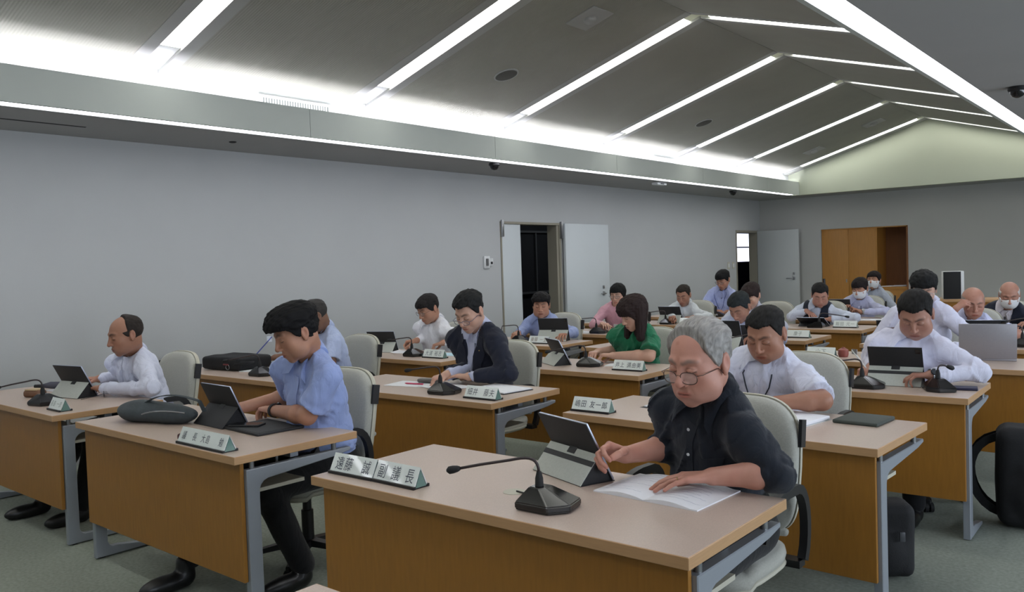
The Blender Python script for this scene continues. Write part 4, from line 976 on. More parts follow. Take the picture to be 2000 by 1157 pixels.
SKIN = {'fair': '#b98c79', 'pink': '#bd8a78', 'tan': '#a0745f', 'mid': '#ae8069', 'brown': '#7f5e4c', 'red': '#a97c6a', 'pale': '#c39b87'}
def person(label, head, hp=20, hy=0, hr=0, neck=(0.0, 0.10, -0.15), bulk=1.0, sw=0.172, rollf=(0.12, 0.55), byaw=0, skin='mid', hs=1.0,
           wL=None, wR=None, eL=None, eR=None, dL=None, dR=None, poseL='relax', poseR='relax', nL=(0, 0, -1), nR=(0, 0, -1),
           sleeve='long', shirt='#c9ccd6', top='shirt', hair='#1c1b1c', style='short', hair_mat=None, front=0.064, ht=0.016, hsd=0.007,
           h=0.0035, jaw=1.0, old=0.0, glasses=None, mask=False, collar=True, trs=True, belly=0.0, cloth_name=None, sleevek=1.0, legs=True, brow='#1f1b1b', cuff=None,
           hand_scale=1.0, feet=None, collar_col=None, mouth_open=False, legspread=0.1, recede=None, side_hair=True, fold=1.0, shy=0.0):
    hw_ = A(*head); Nk = hw_ + A(neck[0]-0.06, neck[1]-0.030, neck[2]+0.048)
    dz = Nk[2]-0.53; T = max(0.47, abs(dz)+0.025); hyy = Nk[1] + math.sqrt(max(0.004, T*T-dz*dz)) + shy
    O = A(Nk[0]-0.04, hyy, 0)                             # object origin: floor below the hips
    Hc = hw_-O; Nk = Nk-O; H0 = A(0, 0, 0.53)
    body_o = None
    R = rotm(hp, hy, hr)
    cy, sy = math.cos(math.radians(byaw)), math.sin(math.radians(byaw))
    s_ = A(cy, sy, 0); u_ = nrm(Nk-H0); s_ = nrm(s_-u_*(s_@u_)); f_ = np.cross(s_, u_); T = np.linalg.norm(Nk-H0)
    BR = np.stack([s_, f_, u_], 1)                   # columns
    def bp(a, b, c): return H0 + s_*a + f_*b + u_*c
    sw0 = sw; sw = sw*0.88
    # ---------------- arms
    arms = []
    for sd, w_, e_, d_, pose, nn in ((1, wL, eL, dL, poseL, nL), (-1, wR, eR, dR, poseR, nR)):
        S_ = bp(sd*sw, 0.045, T-0.086)
        w_ = A(*w_)-O if w_ is not None else S_+A(-sd*0.02, -0.30, -0.22)
        w_ = w_.astype(float)
        L1, L2 = 0.285, 0.25
        if e_ is None:
            D = w_-S_; L = np.linalg.norm(D)
            if L > (L1+L2)*0.98: k = L/((L1+L2)*0.98); L1 *= k; L2 *= k
            a = (L1*L1-L2*L2+L*L)/(2*L); q = math.sqrt(max(0.0004, L1*L1-a*a)); dn = D/L
            pole = A(sd*0.8, 0.15, -0.8); pole = nrm(pole-dn*(pole@dn)); e_ = S_+dn*a+pole*q
            if e_[2] < 0.775 and e_[1]+O[1] < w_[1]+O[1]+0.3 and w_[2] > 0.7: e_[2] = 0.775
        else: e_ = A(*e_)-O
        fd = nrm(w_-e_)
        d_ = nrm(A(*d_)) if d_ is not None else nrm(fd*A(1, 1, 0.15))
        n_ = A(*nn).astype(float); n_ = nrm(n_-d_*(n_@d_)); th = np.cross(d_, n_)*(-sd)
        arms.append(dict(sd=sd, S=S_, E=e_, W=w_, d=d_, n=n_, t=th, pose=pose))
    ak = 0.5+0.5*bulk; sw = sw*0.93
    def hand_prims(a):
        W, d, n, t = a['W'], a['d'], a['n'], a['t']; k = hand_scale; pr = []; fingers = []
        curl = {'flat': (10, 12, 8), 'relax': (28, 34, 22), 'curl': (48, 60, 35), 'fist': (70, 85, 50), 'pen': (50, 55, 25), 'grip': (35, 50, 30)}[a['pose']]
        kn = []
        for i, (o, fw) in enumerate(((0.029, 0.084), (0.010, 0.088), (-0.010, 0.083), (-0.028, 0.074))):
            K = W + d*fw*k + t*o*k - n*0.003*k; kn.append(K)
            pr.append((W + d*0.012*k + t*o*0.45*k, K, 0.0135*k, 0.0108*k))
        for i, (L, rr) in enumerate((((0.042, 0.026, 0.021), 0.0085), ((0.046, 0.029, 0.022), 0.0088), ((0.043, 0.027, 0.021), 0.0083), ((0.034, 0.020, 0.019), 0.0074))):
            ang = 0; p = kn[i]; spread = (1.5-i)*0.05; ch = []
            for j in range(3):
                ang += math.radians(curl[j] + (3*i if a['pose'] != 'flat' else 0) - (10 if (a['pose'] == 'pen' and i == 0 and j == 1) else 0))
                dd = nrm(d*math.cos(ang) + n*math.sin(ang) + t*spread)
                q = p + dd*L[j]*k; ch.append((p, q, rr*k*(1-0.08*j), rr*k*(0.93-0.08*j))); p = q
            fingers.append(ch)
        p = W + d*0.022*k + t*0.020*k + n*0.006*k; ch = []
        for L, (cd_, ct, cn) in zip((0.036, 0.032, 0.026), ((0.62, 0.72, 0.25), (0.86, 0.42, 0.22), (0.95, 0.10, 0.25)) if a['pose'] in ('flat', 'relax') else ((0.65, 0.55, 0.5), (0.85, 0.05, 0.5), (0.8, -0.35, 0.4))):
            dd = nrm(d*cd_ + t*ct + n*cn); q = p+dd*L*k; ch.append((p, q, 0.0115*k, 0.0098*k)); p = q
        fingers.append(ch)
        return pr, fingers
    for a in arms: a['palm'], a['fing'] = hand_prims(a)
    fr = 0.026*(0.6+0.4*bulk)*hand_scale**0.5
    def arm_sdf(P, a, hand=True):
        m_ = a['E']*0.7+a['W']*0.3
        if sleeve == 'short':
            d = cap(P, a['S']+(a['E']-a['S'])*0.55, a['E'], 0.044*ak, 0.040*ak)
            d = smin(d, cap(P, a['E'], m_, 0.038*ak, 0.040*ak), 0.02); d = smin(d, cap(P, m_, a['W'], 0.040*ak, fr), 0.02)
        elif sleeve == 'roll':
            d = cap(P, a['E']+(a['W']-a['E'])*0.1, m_, 0.038*ak, 0.040*ak); d = smin(d, cap(P, m_, a['W'], 0.040*ak, fr), 0.02)
        else: d = cap(P, a['E']+(a['W']-a['E'])*0.84, a['W'], fr*1.04, fr)
        if hand:
            hd = None
            for p in a['palm']: q = cap(P, *p); hd = q if hd is None else smin(hd, q, 0.012)
            for ch in a['fing']:
                fd = None
                for c in ch: q = cap(P, *c); fd = q if fd is None else smin(fd, q, 0.003)
                hd = smin(hd, fd, 0.005)
            d = smin(d, hd, 0.016)
        return d
    # ---------------- head
    def base(q):
        d = smin(ell(q, A(0, 0.012, 0.034), A(0.077, 0.097, 0.081)), ell(q, A(0, -0.020, -0.018), A(0.067, 0.072, 0.076)), 0.03)
        d = smin(d, ell(q, A(0, -0.034, -0.062), A(0.053*jaw, 0.050, 0.048)), 0.03)
        return d
    NkL = (Nk+A(0, 0.01, 0)-Hc)@R/hs
    def headf(P):
        q = (P-Hc)@R/hs; ax = q.copy(); ax[:, 0] = np.abs(q[:, 0])
        d = base(q)
        d = smin(d, ell(ax, A(0, -0.070, -0.098), A(0.022*jaw, 0.018, 0.017)), 0.022)
        d = smin(d, ell(ax, A(0.040*jaw, -0.054, -0.024), A(0.026, 0.026, 0.032)), 0.02)
        if jaw > 1.05: d = smin(d, ell(ax, A(0.045, -0.03, -0.065), A(0.03, 0.035, 0.035)), 0.03)
        d = smin(d, cap(ax, A(0.012, -0.086, 0.030), A(0.044, -0.072, 0.028), 0.009, 0.007), 0.014)
        d = smax(d, -ell(ax, A(0.030, -0.104, 0.008), A(0.020, 0.020, 0.013)), 0.012)
        d = smin(d, ell(ax, A(0.031, -0.0795, 0.005), A(0.0150, 0.0125, 0.0105)), 0.004)
        d = smin(d, cap(ax, A(0, -0.088, 0.020), A(0, -0.109, -0.024), 0.0065, 0.0095), 0.012)
        d = smin(d, ell(ax, A(0, -0.110, -0.030), A(0.0125, 0.0115, 0.0105)), 0.007)
        d = smin(d, ell(ax, A(0.0125, -0.099, -0.034), A(0.0085, 0.0095, 0.0080)), 0.005)
        d = smax(d, -cap(ax, A(0.006, -0.108, -0.042), A(0.008, -0.100, -0.036), 0.0028, 0.0025), 0.002)
        d = smin(d, ell(ax, A(0, -0.076, -0.066), A(0.032, 0.022, 0.022)), 0.016)
        d = smin(d, ell(ax, A(0, -0.0955, -0.0600), A(0.022, 0.0075, 0.0052)), 0.004)
        d = smin(d, ell(ax, A(0, -0.0935, -0.0715), A(0.019, 0.0080, 0.0060)), 0.004)
        d = smax(d, -cap(ax, A(0, -0.104, -0.0655), A(0.024, -0.090, -0.0670), 0.0022 if not mouth_open else 0.006, 0.0015), 0.003)
        if old > 0:
            d = smax(d, -cap(ax, A(0.019, -0.104, -0.036), A(0.036, -0.086, -0.072), 0.004*old, 0.003*old), 0.010)
            d = smax(d, -cap(ax, A(0.020, -0.094, -0.010), A(0.042, -0.080, -0.012), 0.003*old, 0.003*old), 0.008)
            d = smin(d, ell(ax, A(0.030, -0.060, -0.070), A(0.022, 0.028, 0.024)), 0.02)
        # ears
        e = ell(ax, A(0.080, 0.014, -0.002), A(0.0085, 0.018, 0.031), rotm(-12, 0) @ np.eye(3))
        e = smax(e, -ell(ax, A(0.090, 0.012, 0.001), A(0.007, 0.010, 0.019)), 0.005)
        d = smin(d, e, 0.006); d = smin(d, ell(ax, A(0.079, 0.006, -0.030), A(0.006, 0.007, 0.009)), 0.006)
        d = smin(d, cap(q, A(0, 0.030, -0.045), NkL, 0.052*(0.7+0.3*bulk), 0.060*(0.6+0.4*bulk)), 0.028)
        return d*hs
    sk = np.array(lin(SKIN[skin])); bc = np.array(lin(brow))
    def seg(q, a, b):
        ba = b-a; pa = q-a; t = np.clip(pa@ba/(ba@ba), 0, 1); return np.sqrt(((pa-t[:, None]*ba)**2).sum(1))
    def headcol(P):
        q = (P-Hc)@R/hs; ax = q.copy(); ax[:, 0] = np.abs(q[:, 0]); n = len(P)
        c = np.tile(sk, (n, 1))
        red = np.exp(-((ax-A(0.040, -0.075, -0.028))**2).sum(1)/0.020**2)*0.5 + np.exp(-((ax-A(0, -0.112, -0.030))**2).sum(1)/0.013**2)*0.6 + np.exp(-((ax-A(0.082, 0.014, 0))**2).sum(1)/0.02**2)*0.5
        c = c*(1-red[:, None]*A(0.02, 0.22, 0.20))
        if old > 0:
            sp = np.clip(wob(q, 130, 3, 4)-0.45, 0, 1)*old; c = c*(1-sp[:, None]*A(0.25, 0.4, 0.45))
            fh = sstep(q[:, 2], 0.02, 0.08)*sstep(-q[:, 1], 0.0, 0.06)*old; c = c*(1+fh[:, None]*A(0.03, 0.0, 0.0))
        bd = sstep(-q[:, 2], 0.045, 0.075)*sstep(-q[:, 1], -0.01, 0.03)*(0.10 if style not in ('long', 'bob') else 0)
        c = c*(1-bd[:, None]*A(1.2, 0.9, 0.6))
        lm = np.exp(-((q[:, 2]+0.0655)/0.0095)**4)*np.exp(-(q[:, 0]/0.023)**6)*sstep(-q[:, 1], 0.082, 0.090)
        c = c*(1-lm[:, None]) + lm[:, None]*sk*A(0.86, 0.58, 0.58)
        ml = np.exp(-((q[:, 2]+0.0660)/(0.0018 if not mouth_open else 0.005))**2)*np.exp(-(q[:, 0]/0.022)**6)*sstep(-q[:, 1], 0.078, 0.086)
        c = c*(1-0.7*ml[:, None])
        b = seg(ax, A(0.013, -0.092, 0.027), A(0.030, -0.088, 0.033)); b2 = seg(ax, A(0.030, -0.088, 0.033), A(0.047, -0.072, 0.028))
        bm_ = np.exp(-(np.minimum(b, b2)/0.0062)**3)*0.75; c = c*(1-bm_[:, None])+bm_[:, None]*bc
        l1 = np.minimum(seg(ax[:, [0, 2]], A(0.0175, 0.0010), A(0.031, -0.0030)), seg(ax[:, [0, 2]], A(0.031, -0.0030), A(0.0455, 0.0010)))
        lmk = np.exp(-(l1/0.0019)**2)*sstep(-q[:, 1], 0.05, 0.065)*0.85; c = c*(1-lmk[:, None]) + lmk[:, None]*np.array(lin('#231816'))
        l2 = np.minimum(seg(ax[:, [0, 2]], A(0.019, 0.010), A(0.031, 0.0135)), seg(ax[:, [0, 2]], A(0.031, 0.0135), A(0.045, 0.009)))
        l2k = np.exp(-(l2/0.0016)**2)*sstep(-q[:, 1], 0.05, 0.065)*0.30; c = c*(1-l2k[:, None])
        nk = np.exp(-(seg(ax, A(0.0065, -0.108, -0.042), A(0.008, -0.102, -0.038))/0.0036)**2)*0.8; c = c*(1-nk[:, None])
        if mask: pass
        return np.clip(c, 0, 1)
    AXN = nrm(Hc+A(0, 0.03, -0.06)-Nk)
    # ---------------- torso
    Bk = bulk
    def torso(P, off=0.0, wr=0.0):
        q = (P-H0)@BR
        d = ell(q, A(0, 0.0, 0.02), A(0.165, 0.125, 0.11)*A(Bk, Bk, 1))
        d = smin(d, ell(q, A(0, 0.012+belly*0.5, 0.15), A(0.150*Bk, (0.118+belly)*Bk, 0.16)), 0.05)
        d = smin(d, ell(q, A(0, 0.0, 0.32), A(0.160*(0.5+0.5*Bk), 0.108*Bk, 0.165)), 0.05)
        aq = q.copy(); aq[:, 0] = np.abs(q[:, 0])
        d = smin(d, cap(aq, A(0, -0.012, T-0.075), A(sw-0.02, 0.030, T-0.088), 0.066, 0.050), 0.05)
        d = smin(d, cap(aq, A(0.0, -0.015, T+0.008), A(sw*0.75, 0.010, T-0.060), 0.044, 0.040), 0.03)
        return d-off
    def cloth_sdf(P, off=0.012, long=None, ups=1.0, vest=False, ends=None):
        d = torso(P, off)
        long = (sleeve == 'long') if long is None else long
        for a in arms:
            if vest: break
            S_, E, W = a['S'], a['E'], a['W']; d0 = nrm(E-S_)
            if long:
                ad = cap(P, S_, E, 0.054*ak+off*0.5, 0.043*ak+off*0.6)
                endp = E+(W-E)*(0.97 if sleeve == 'long' else 0.6)
                ad = smin(ad, smax(cap(P, E, W, 0.042*ak+off*0.6, 0.029*ak+off*0.5), (P-endp)@nrm(W-E), 0.004), 0.02)
            elif sleeve == 'roll':
                ad = cap(P, S_, E, 0.056*ak+off*0.5, 0.050*ak+off*0.5)
                end = E+(W-E)*(rollf[0] if a['sd'] > 0 else rollf[1]); ad = smin(ad, smax(cap(P, E, end+(W-E)*0.1, 0.050*ak+off*0.5, 0.047*ak+off*0.5), (P-end)@nrm(W-E), 0.006), 0.02)
            else:
                end = S_+(E-S_)*(0.80+0.08*(bulk > 1.1))
                ad = cap(P, S_, end, 0.054*ak+off*0.5, 0.058*ak+off*1.1*sleevek); ad = smax(ad, (P-end)@d0, 0.004)
            d = smin(d, ad, 0.030)
        # folds
        q = P.copy()
        fo = 0.0034*wob(q*A(1, 1, 1), 30, 1, 4) + 0.0022*wob(q, 62, 2, 4)
        for a in arms:
            if vest: break
            g = np.exp(-((P-a['E'])**2).sum(1)/0.09**2) + 0.7*np.exp(-((P-(a['S']-u_*0.08-s_*a['sd']*0.03))**2).sum(1)/0.08**2)
            ax_ = nrm(a['E']-a['S']); fo = fo + g*0.0042*np.sin(((P-a['E'])@ax_)*125+4.5*wob(P, 16, 4, 3))*(0.5+0.5*wob(P, 22, 6, 3)*1.6)
        bq = (P-H0)@BR; cr = wob(np.stack([bq[:, 0]*1.0+bq[:, 2]*0.5*np.sign(bq[:, 0]), bq[:, 1]*0.6, bq[:, 2]*0.42], 1), 26, 3, 3)
        fo = fo + 0.0105*(1-np.abs(cr))**6 - 0.003
        cr2 = wob(np.stack([bq[:, 0]*0.5, bq[:, 1], bq[:, 2]*1.0-bq[:, 0]*0.6], 1), 34, 5, 3); fo = fo - 0.006*(1-np.abs(cr2))**7
        lowr = sstep(-((P-H0)@u_), -0.26, -0.02); fo = fo + lowr*0.005*np.sin(((P-H0)@u_)*75+2.8*wob(P, 9, 6, 3))
        d = d - fo*fold
        # neck hole
        d = smax(d, -(cap(P, Nk+AXN*0.004+f_*0.006, Nk+AXN*0.13+f_*0.006, 0.054*(0.75+0.25*Bk), 0.056)), 0.006)
        return d
    lo_t = np.minimum(bp(-0.3, -0.2, -0.12), bp(0.3, 0.2, T+0.08)); hi_t = np.maximum(bp(-0.3, -0.2, -0.12), bp(0.3, 0.2, T+0.08))
    pts = np.array([p for a in arms for p in (a['S'], a['E'], a['W'])])
    lo_s = np.minimum(np.minimum(lo_t, A(-0.26, -0.22, 0.40)), pts.min(0)-0.09); hi_s = np.maximum(np.maximum(hi_t, A(0.26, 0.2, 0.5)), pts.max(0)+0.09)
    # ---------------- body mesh (one object): head+neck, both arms, trunk and legs
    parts = []
    hlo = np.minimum(Hc-0.16*hs, Nk-0.08); hhi = np.maximum(Hc+0.16*hs, Nk+0.08)
    r = grid_sdf(headf, hlo, hhi, h); parts.append((r[0], r[1], headcol(r[0])))
    for a in arms:
        if sleeve == 'long': s0 = a['E']+(a['W']-a['E'])*0.80
        elif sleeve == 'roll': s0 = a['E']
        else: s0 = a['S']+(a['E']-a['S'])*0.60
        tips = np.array([c[1] for ch in a['fing'] for c in ch[-1:]]+[a['W'], s0]+([a['E']] if sleeve != 'long' else []))
        lo_, hi_ = tips.min(0)-0.06, tips.max(0)+0.06
        dcut = nrm((a['E'] if sleeve == 'short' else a['W'])-s0)
        fn = lambda P, a=a: arm_sdf(P, a)
        r = grid_sdf(fn, lo_, hi_, max(h, 0.0033)*1.12)
        if r is not None:
            c = np.tile(sk, (len(r[0]), 1)); g = np.clip(wob(r[0], 60, 2, 4), 0, 1)*0.12; c = c*(1-g[:, None]*A(0.3, 1, 1))
            kd = np.min(np.stack([((r[0]-ch[0][0])**2).sum(1) for ch in a['fing']]+[((r[0]-ch[-1][1])**2).sum(1) for ch in a['fing']]), 0)
            c = c*(1-np.exp(-kd/0.010**2)[:, None]*A(0.02, 0.18, 0.16)); parts.append((r[0], r[1], np.clip(c, 0, 1)))
    if feet is None: feet = ((legspread+0.02, -0.52+0.0), (-legspread-0.02, -0.50))
    lg = []
    for sd, (fx, fy) in zip((1, -1), feet):
        K = A(sd*legspread, -0.42, 0.50); An = A(fx, fy+0.06, 0.10); lg.append((A(sd*0.09, 0, 0.53), K, An, fx, fy))
    def legs_sdf(P, off=0.0):
        d = None
        for hp_, K, An, fx, fy in lg:
            q = smin(cap(P, hp_, K, 0.086*ak+off, 0.060*ak+off), cap(P, K, An, 0.056*ak+off, 0.040+off*1.3), 0.03); d = q if d is None else smin(d, q, 0.03)
        return d
    core = lambda P: smin(torso(P, -0.010), legs_sdf(P, -0.010), 0.03)
    r = grid_sdf(core, np.minimum(lo_t, A(-0.28, -0.62, 0.06)), np.maximum(hi_t, A(0.28, 0.16, 0.6)), 0.024 if h < 0.005 else 0.03)
    parts.append((r[0], r[1], np.tile(sk, (len(r[0]), 1))))
    vs = []; fs = []; cs = []; k = 0
    for v, f, c in parts: vs.append(v); fs.append(f+k); cs.append(c); k += len(v)
    body = mobj('person', np_mesh('person', np.concatenate(vs), np.concatenate(fs), np.concatenate(cs)), None, m_skin)
    body.location = O; tag(body, label, 'person')
    # ---------------- clothing
    cname = cloth_name or shirt
    cm = cloth('cloth_'+cname, shirt, crease=(13, 0.22) if shirt == '#1b2029' else (13, 0.5))
    hsd_ = 0.0065 if h < 0.0032 else (0.008 if h < 0.0045 else 0.011)
    shf = lambda P: cloth_sdf(P)
    jacket = top in ('jacket',); vest = top == 'vest'
    garment = 'blouse' if top == 'blouse' else 'shirt'
    sh = sdf_obj(garment, shf, lo_s, hi_s, hsd_, cm, body, 0.01)
    outer = shf
    if jacket or vest:
        def vcut(P):
            q = (P-Hc)@R; b_ = (P-H0)@BR
            wv = np.clip((b_[:, 2]-(T-0.30))*0.19, 0, 0.1) + 0.004
            return smax(smax(np.abs(b_[:, 0])-wv, -b_[:, 1]+0.03, 0.004), -(b_[:, 2]-(T-0.32)), 0.004)
        if vest:
            def jf(P):
                d = torso(P, 0.022) - 0.003*wob(P, 30, 1, 4); b_ = (P-H0)@BR; d = smax(d, np.abs(b_[:, 0])-(sw-0.035), 0.01)
                d = smax(d, -(cap(P, Nk, Hc, 0.072, 0.07)), 0.006); return smax(d, -vcut(P), 0.004)
        else:
            def jf(P):
                d = cloth_sdf(P, 0.022); W_ = d
                for a in arms: d = smax(d, -(np.maximum(-(P-(a['E']+(a['W']-a['E'])*0.86))@nrm(a['W']-a['E']), cap(P, a['E'], a['W'], 0.1, 0.09))), 0.004)
                d = smax(d, -(cap(P, Nk+A(0, -0.0, 0.0), Hc, 0.070, 0.07)), 0.006)
                return smax(d, -vcut(P), 0.004)
        jm = cloth('jacket_navy', '#1d2130', crease=(10, 0.25)) if jacket else cloth('vest_navy', '#1c2230')
        sdf_obj('jacket' if jacket else 'vest', jf, lo_s-0.01, hi_s+0.01, hsd_, jm, body, 0.012)
        outer = jf
        if jacket:
            for sd in (-1, 1):
                rows = []
                for t_ in np.linspace(0, 1, 9):
                    c_ = T-0.30+0.30*t_; wv = max(0, (c_-(T-0.30))*0.19)+0.006; wd = 0.012+0.055*math.sin(PI*min(1, t_*1.05))**0.8 if t_ < 0.95 else 0.03
                    rows.append([bp(sd*(wv+x*wd), 0.125*Bk, c_-0.02*x) for x in (0, 0.33, 0.66, 1)])
                G = np.array(rows); sh_ = G.shape; P_ = project(lambda P: cloth_sdf(P, 0.022), G.reshape(-1, 3), 0.004); grid_mesh('lapel', P_.reshape(sh_), 0.003, jm, body)
    if collar:
        ccm = cloth('collar_'+cname, collar_col or shirt, am=0.01, bump=(800, 0.1))
        th = np.linspace(math.radians(-160), math.radians(160), 33)
        axn = AXN; Cc = Nk+axn*0.012+f_*0.006
        sx = nrm(np.cross(f_, axn))*(-1); fx_ = nrm(np.cross(axn, s_))
        fx_ = fx_ if fx_@f_ > 0 else -fx_; sx = nrm(s_-axn*(s_@axn))
        rows = []
        for a_ in th:
            # a_=0 at the back, +-160 at the front
            dr = -fx_*math.cos(a_)+sx*math.sin(a_); fr_ = abs(a_)/math.radians(160)
            rn = 0.059*(0.75+0.25*Bk); topz = 0.044-0.034*fr_**2.0
            t0 = Cc+dr*rn+axn*topz
            b0 = Cc+dr*(rn+0.024+0.014*fr_)+axn*(topz-0.044-0.026*fr_**6) + (sx*np.sign(a_)*0.036 - u_*0.026)*(fr_**8)
            rows.append([t0+(b0-t0)*x for x in (0, 0.15, 0.4, 0.7, 1)])
        G = np.array(rows)
        base_f = lambda P: cloth_sdf(P, 0.012)
        for ci_, of_ in ((4, 0.010), (3, 0.015), (2, 0.016), (1, 0.012), (0, 0.008)):
            low = G[:, ci_].copy(); dd = shf(low); pj = project(shf, low, of_, 8); k_ = ((dd < of_) | (ci_ == 4))[:, None]; G[:, ci_] = np.where(k_, pj, low)
        for _ in range(2): G[1:-1] = 0.5*G[1:-1]+0.25*(G[:-2]+G[2:])
        grid_mesh('collar', G, 0.0028, ccm, body)
        # stand of the collar
        G2 = np.array([[Cc-axn*0.012 + (-fx_*math.cos(a_)+sx*math.sin(a_))*0.060*(0.75+0.25*Bk), Cc+axn*(0.042-0.034*(abs(a_)/2.8)**2)+(-fx_*math.cos(a_)+sx*math.sin(a_))*(0.058*(0.75+0.25*Bk))] for a_ in th])
        grid_mesh('collar_stand', G2, 0.0025, ccm, body)
    if garment == 'shirt' and not (jacket and h > 0.005):
        rows = [[bp(x, 0.13*Bk, c) for x in (-0.014, 0, 0.014)] for c in np.linspace(T-0.055, 0.15, 14)]
        G = np.array(rows); P_ = project(shf, G.reshape(-1, 3), 0.0022).reshape(G.shape); grid_mesh('placket', P_, 0.0022, cm, body)
    # ---------------- hair
    if style:
        hm = hair_mat or hairmat('hair_'+hair, hair)
        az = [0, 32, 48, 60, 72, 86, 96, 112, 180]
        zl = {'short': [front+0.006, front+0.012, front+0.006, 0.030, -0.002, -0.014, 0.022, -0.035, -0.066],
              'fringe': [front, front, front-0.004, 0.012, -0.012, -0.018, 0.010, -0.045, -0.075],
              'bob': [front, front, front-0.01, -0.01, -0.04, -0.05, -0.05, -0.07, -0.085],
              'long': [front, front-0.004, 0.0, -0.04, -0.10, -0.14, -0.16, -0.18, -0.20]}.get(style, None) or [front, front-0.002, front-0.008, 0.028, -0.004, -0.014, 0.022, -0.035, -0.066]
        def hairf(P):
            q = (P-Hc)@R/hs; ax = np.abs(q[:, 0])
            d = smin(ell(q, A(0, 0.012, 0.034), A(0.077, 0.097, 0.081)), ell(q, A(0, -0.020, -0.018), A(0.067, 0.072, 0.076)), 0.03)
            phi = np.degrees(np.arctan2(ax, -q[:, 1]+1e-6))
            g = q[:, 2]-np.interp(phi, az, zl)
            g = g + 0.0045*wob(q*A(1.5, 1.5, 0.6), 190, 4, 4)
            if recede is not None: g = np.minimum(g, np.maximum(q[:, 1]-recede+0.5*np.maximum(0, ax-0.05), 0.036-q[:, 2]))
            if style == 'ring': g = np.minimum(g, 0.062-q[:, 2]+0.25*np.maximum(0, q[:, 1]-0.03))
            tp = sstep(q[:, 2], 0.02, 0.085); t = hsd + (ht-hsd)*tp
            if style in ('fringe', 'bob', 'long', 'puff'): t = t + 0.008*sstep(-q[:, 1], 0.03, 0.09)*sstep(q[:, 2], 0.0, 0.05)
            if style == 'puff': t = t+0.010*tp*sstep(-q[:, 1], -0.02, 0.06)
            t = t*sstep(g, 0.0, 0.016 if style in ('short', 'ring', 'recede') else 0.007)
            n_ = 0.0030*wob(q*A(1.8, 0.5, 0.9), 120, 1, 5) + 0.0022*wob(q*A(2.0, 0.4, 0.8), 250, 2, 5)
            d = d-(t*(1+0.0*tp)-0.0030) - n_*sstep(t, 0.002, 0.010)*(1.6 if ht > 0.02 else 1.0)
            if style in ('long', 'bob'):
                d = smax(d, -np.minimum(q[:, 1]+0.052+0*ax, 0.066-ax+0.2*np.maximum(0, q[:, 1]+0.02))*0 - 1, 0.001) if False else d
                L_ = 0.20 if style == 'long' else 0.045
                for s in (-1, 1):
                    a0 = Hc+R@(A(s*0.070, 0.026, 0.03)*hs); b0 = a0+A(0, 0.0, -L_)+(A(s*0.012, 0.0, 0) if style == 'long' else A(0, 0, 0))+ (R@A(0, -0.01, 0))
                    k_ = cap(P, a0, b0, 0.040 if style == 'long' else 0.022, 0.030 if style == 'long' else 0.016) - 0.004*wob(P*A(1.6, 1.6, 0.3), 150, 3, 5)
                    d = smin(d, k_, 0.02)
                b1 = Hc+R@(A(0, 0.065, 0.02)*hs); d = smin(d, cap(P, b1, b1+A(0, 0.0, -L_*0.9), 0.058, 0.045)-0.004*wob(P*A(1.6, 1.6, 0.3), 150, 3, 5), 0.03)
            return d*hs
        lo_h = Hc-0.155*hs; hi_h = Hc+0.155*hs
        if style == 'long': lo_h = Hc-A(0.16, 0.17, 0.24)
        sdf_obj('hair', hairf, lo_h, hi_h, h*0.9 if h < 0.004 else h, hm, body, 0.006)
    # ---------------- face wear
    def child_at_head(o):
        o.matrix_local = Matrix.Translation(Hc) @ Matrix([list(r_) for r_ in R]).to_4x4() @ Matrix.Scale(hs, 4); return o
    if glasses:
        gm, (rx, rz), yy, zz, th_ = glasses
        child_at_head(spectacles(body, 'spectacles', 0.033, (rx, rz), zz, yy, gm, temple=0.10, th=th_))
    if mask:
        mf_ = lambda P: (lambda q: smax(base(q)*1.0-0.009-0.012*np.exp(-((q-A(0, -0.10, -0.045))**2).sum(1)/0.035**2), smax(smax(q[:, 2]-(-0.008+0.012*np.exp(-(q[:, 0]/0.02)**2)), -(q[:, 2]+0.108), 0.006), q[:, 1]+0.012+0.35*0, 0.006), 0.004)*hs)((P-Hc)@R/hs)
        mk = sdf_obj('face_mask', mf_, Hc-0.15, Hc+0.15, h, mat('mask_white', '#d9dbdf', 0.8, wave=(30, 0.3, 'Z')), body, 0.004)
        bm = bmesh.new()
        for s in (-1, 1):
            for z in (-0.02, -0.085): sweep(bm, [(s*0.066, -0.015, z), (s*0.078, 0.005, z*0.5-0.01), (s*0.084, 0.022, -0.015)], circ(0.0015, 5))
        child_at_head(bmesh_obj('ear_loop', bm, m_white, body, True))
    # ---------------- trousers and shoes
    if legs:
        tf = lambda P: smin(smax(torso(P, 0.010), (P-H0)@u_-0.05, 0.01), legs_sdf(P, 0.012), 0.03) - 0.003*wob(P, 28, 2, 4)
        sdf_obj('trousers', tf, A(-0.30, -0.64, 0.06), A(0.30, 0.20, 0.66), 0.014 if h < 0.0045 else 0.022, m_trs, body, 0.01)
        for hp_, K, An, fx, fy in lg:
            sf = lambda P, fx=fx, fy=fy: smax(smin(ell(P, A(fx, fy-0.04, 0.035), A(0.046, 0.125, 0.045)), cap(P, A(fx, fy+0.06, 0.05), A(fx, fy+0.06, 0.11), 0.043, 0.042), 0.03), -(P[:, 2]-0.003), 0.004)
            sdf_obj('shoe', sf, A(fx-0.07, fy-0.19, -0.01), A(fx+0.07, fy+0.14, 0.17), 0.010, m_shoe, body)
    return dict(cm=cm, body=body, O=O, Hc=Hc, R=R, Nk=Nk, bp=bp, outer=outer, shf=shf, arms=arms, T=T, f=f_, u=u_, s=s_, arm_sdf=arm_sdf, Bk=Bk, headf=headf)
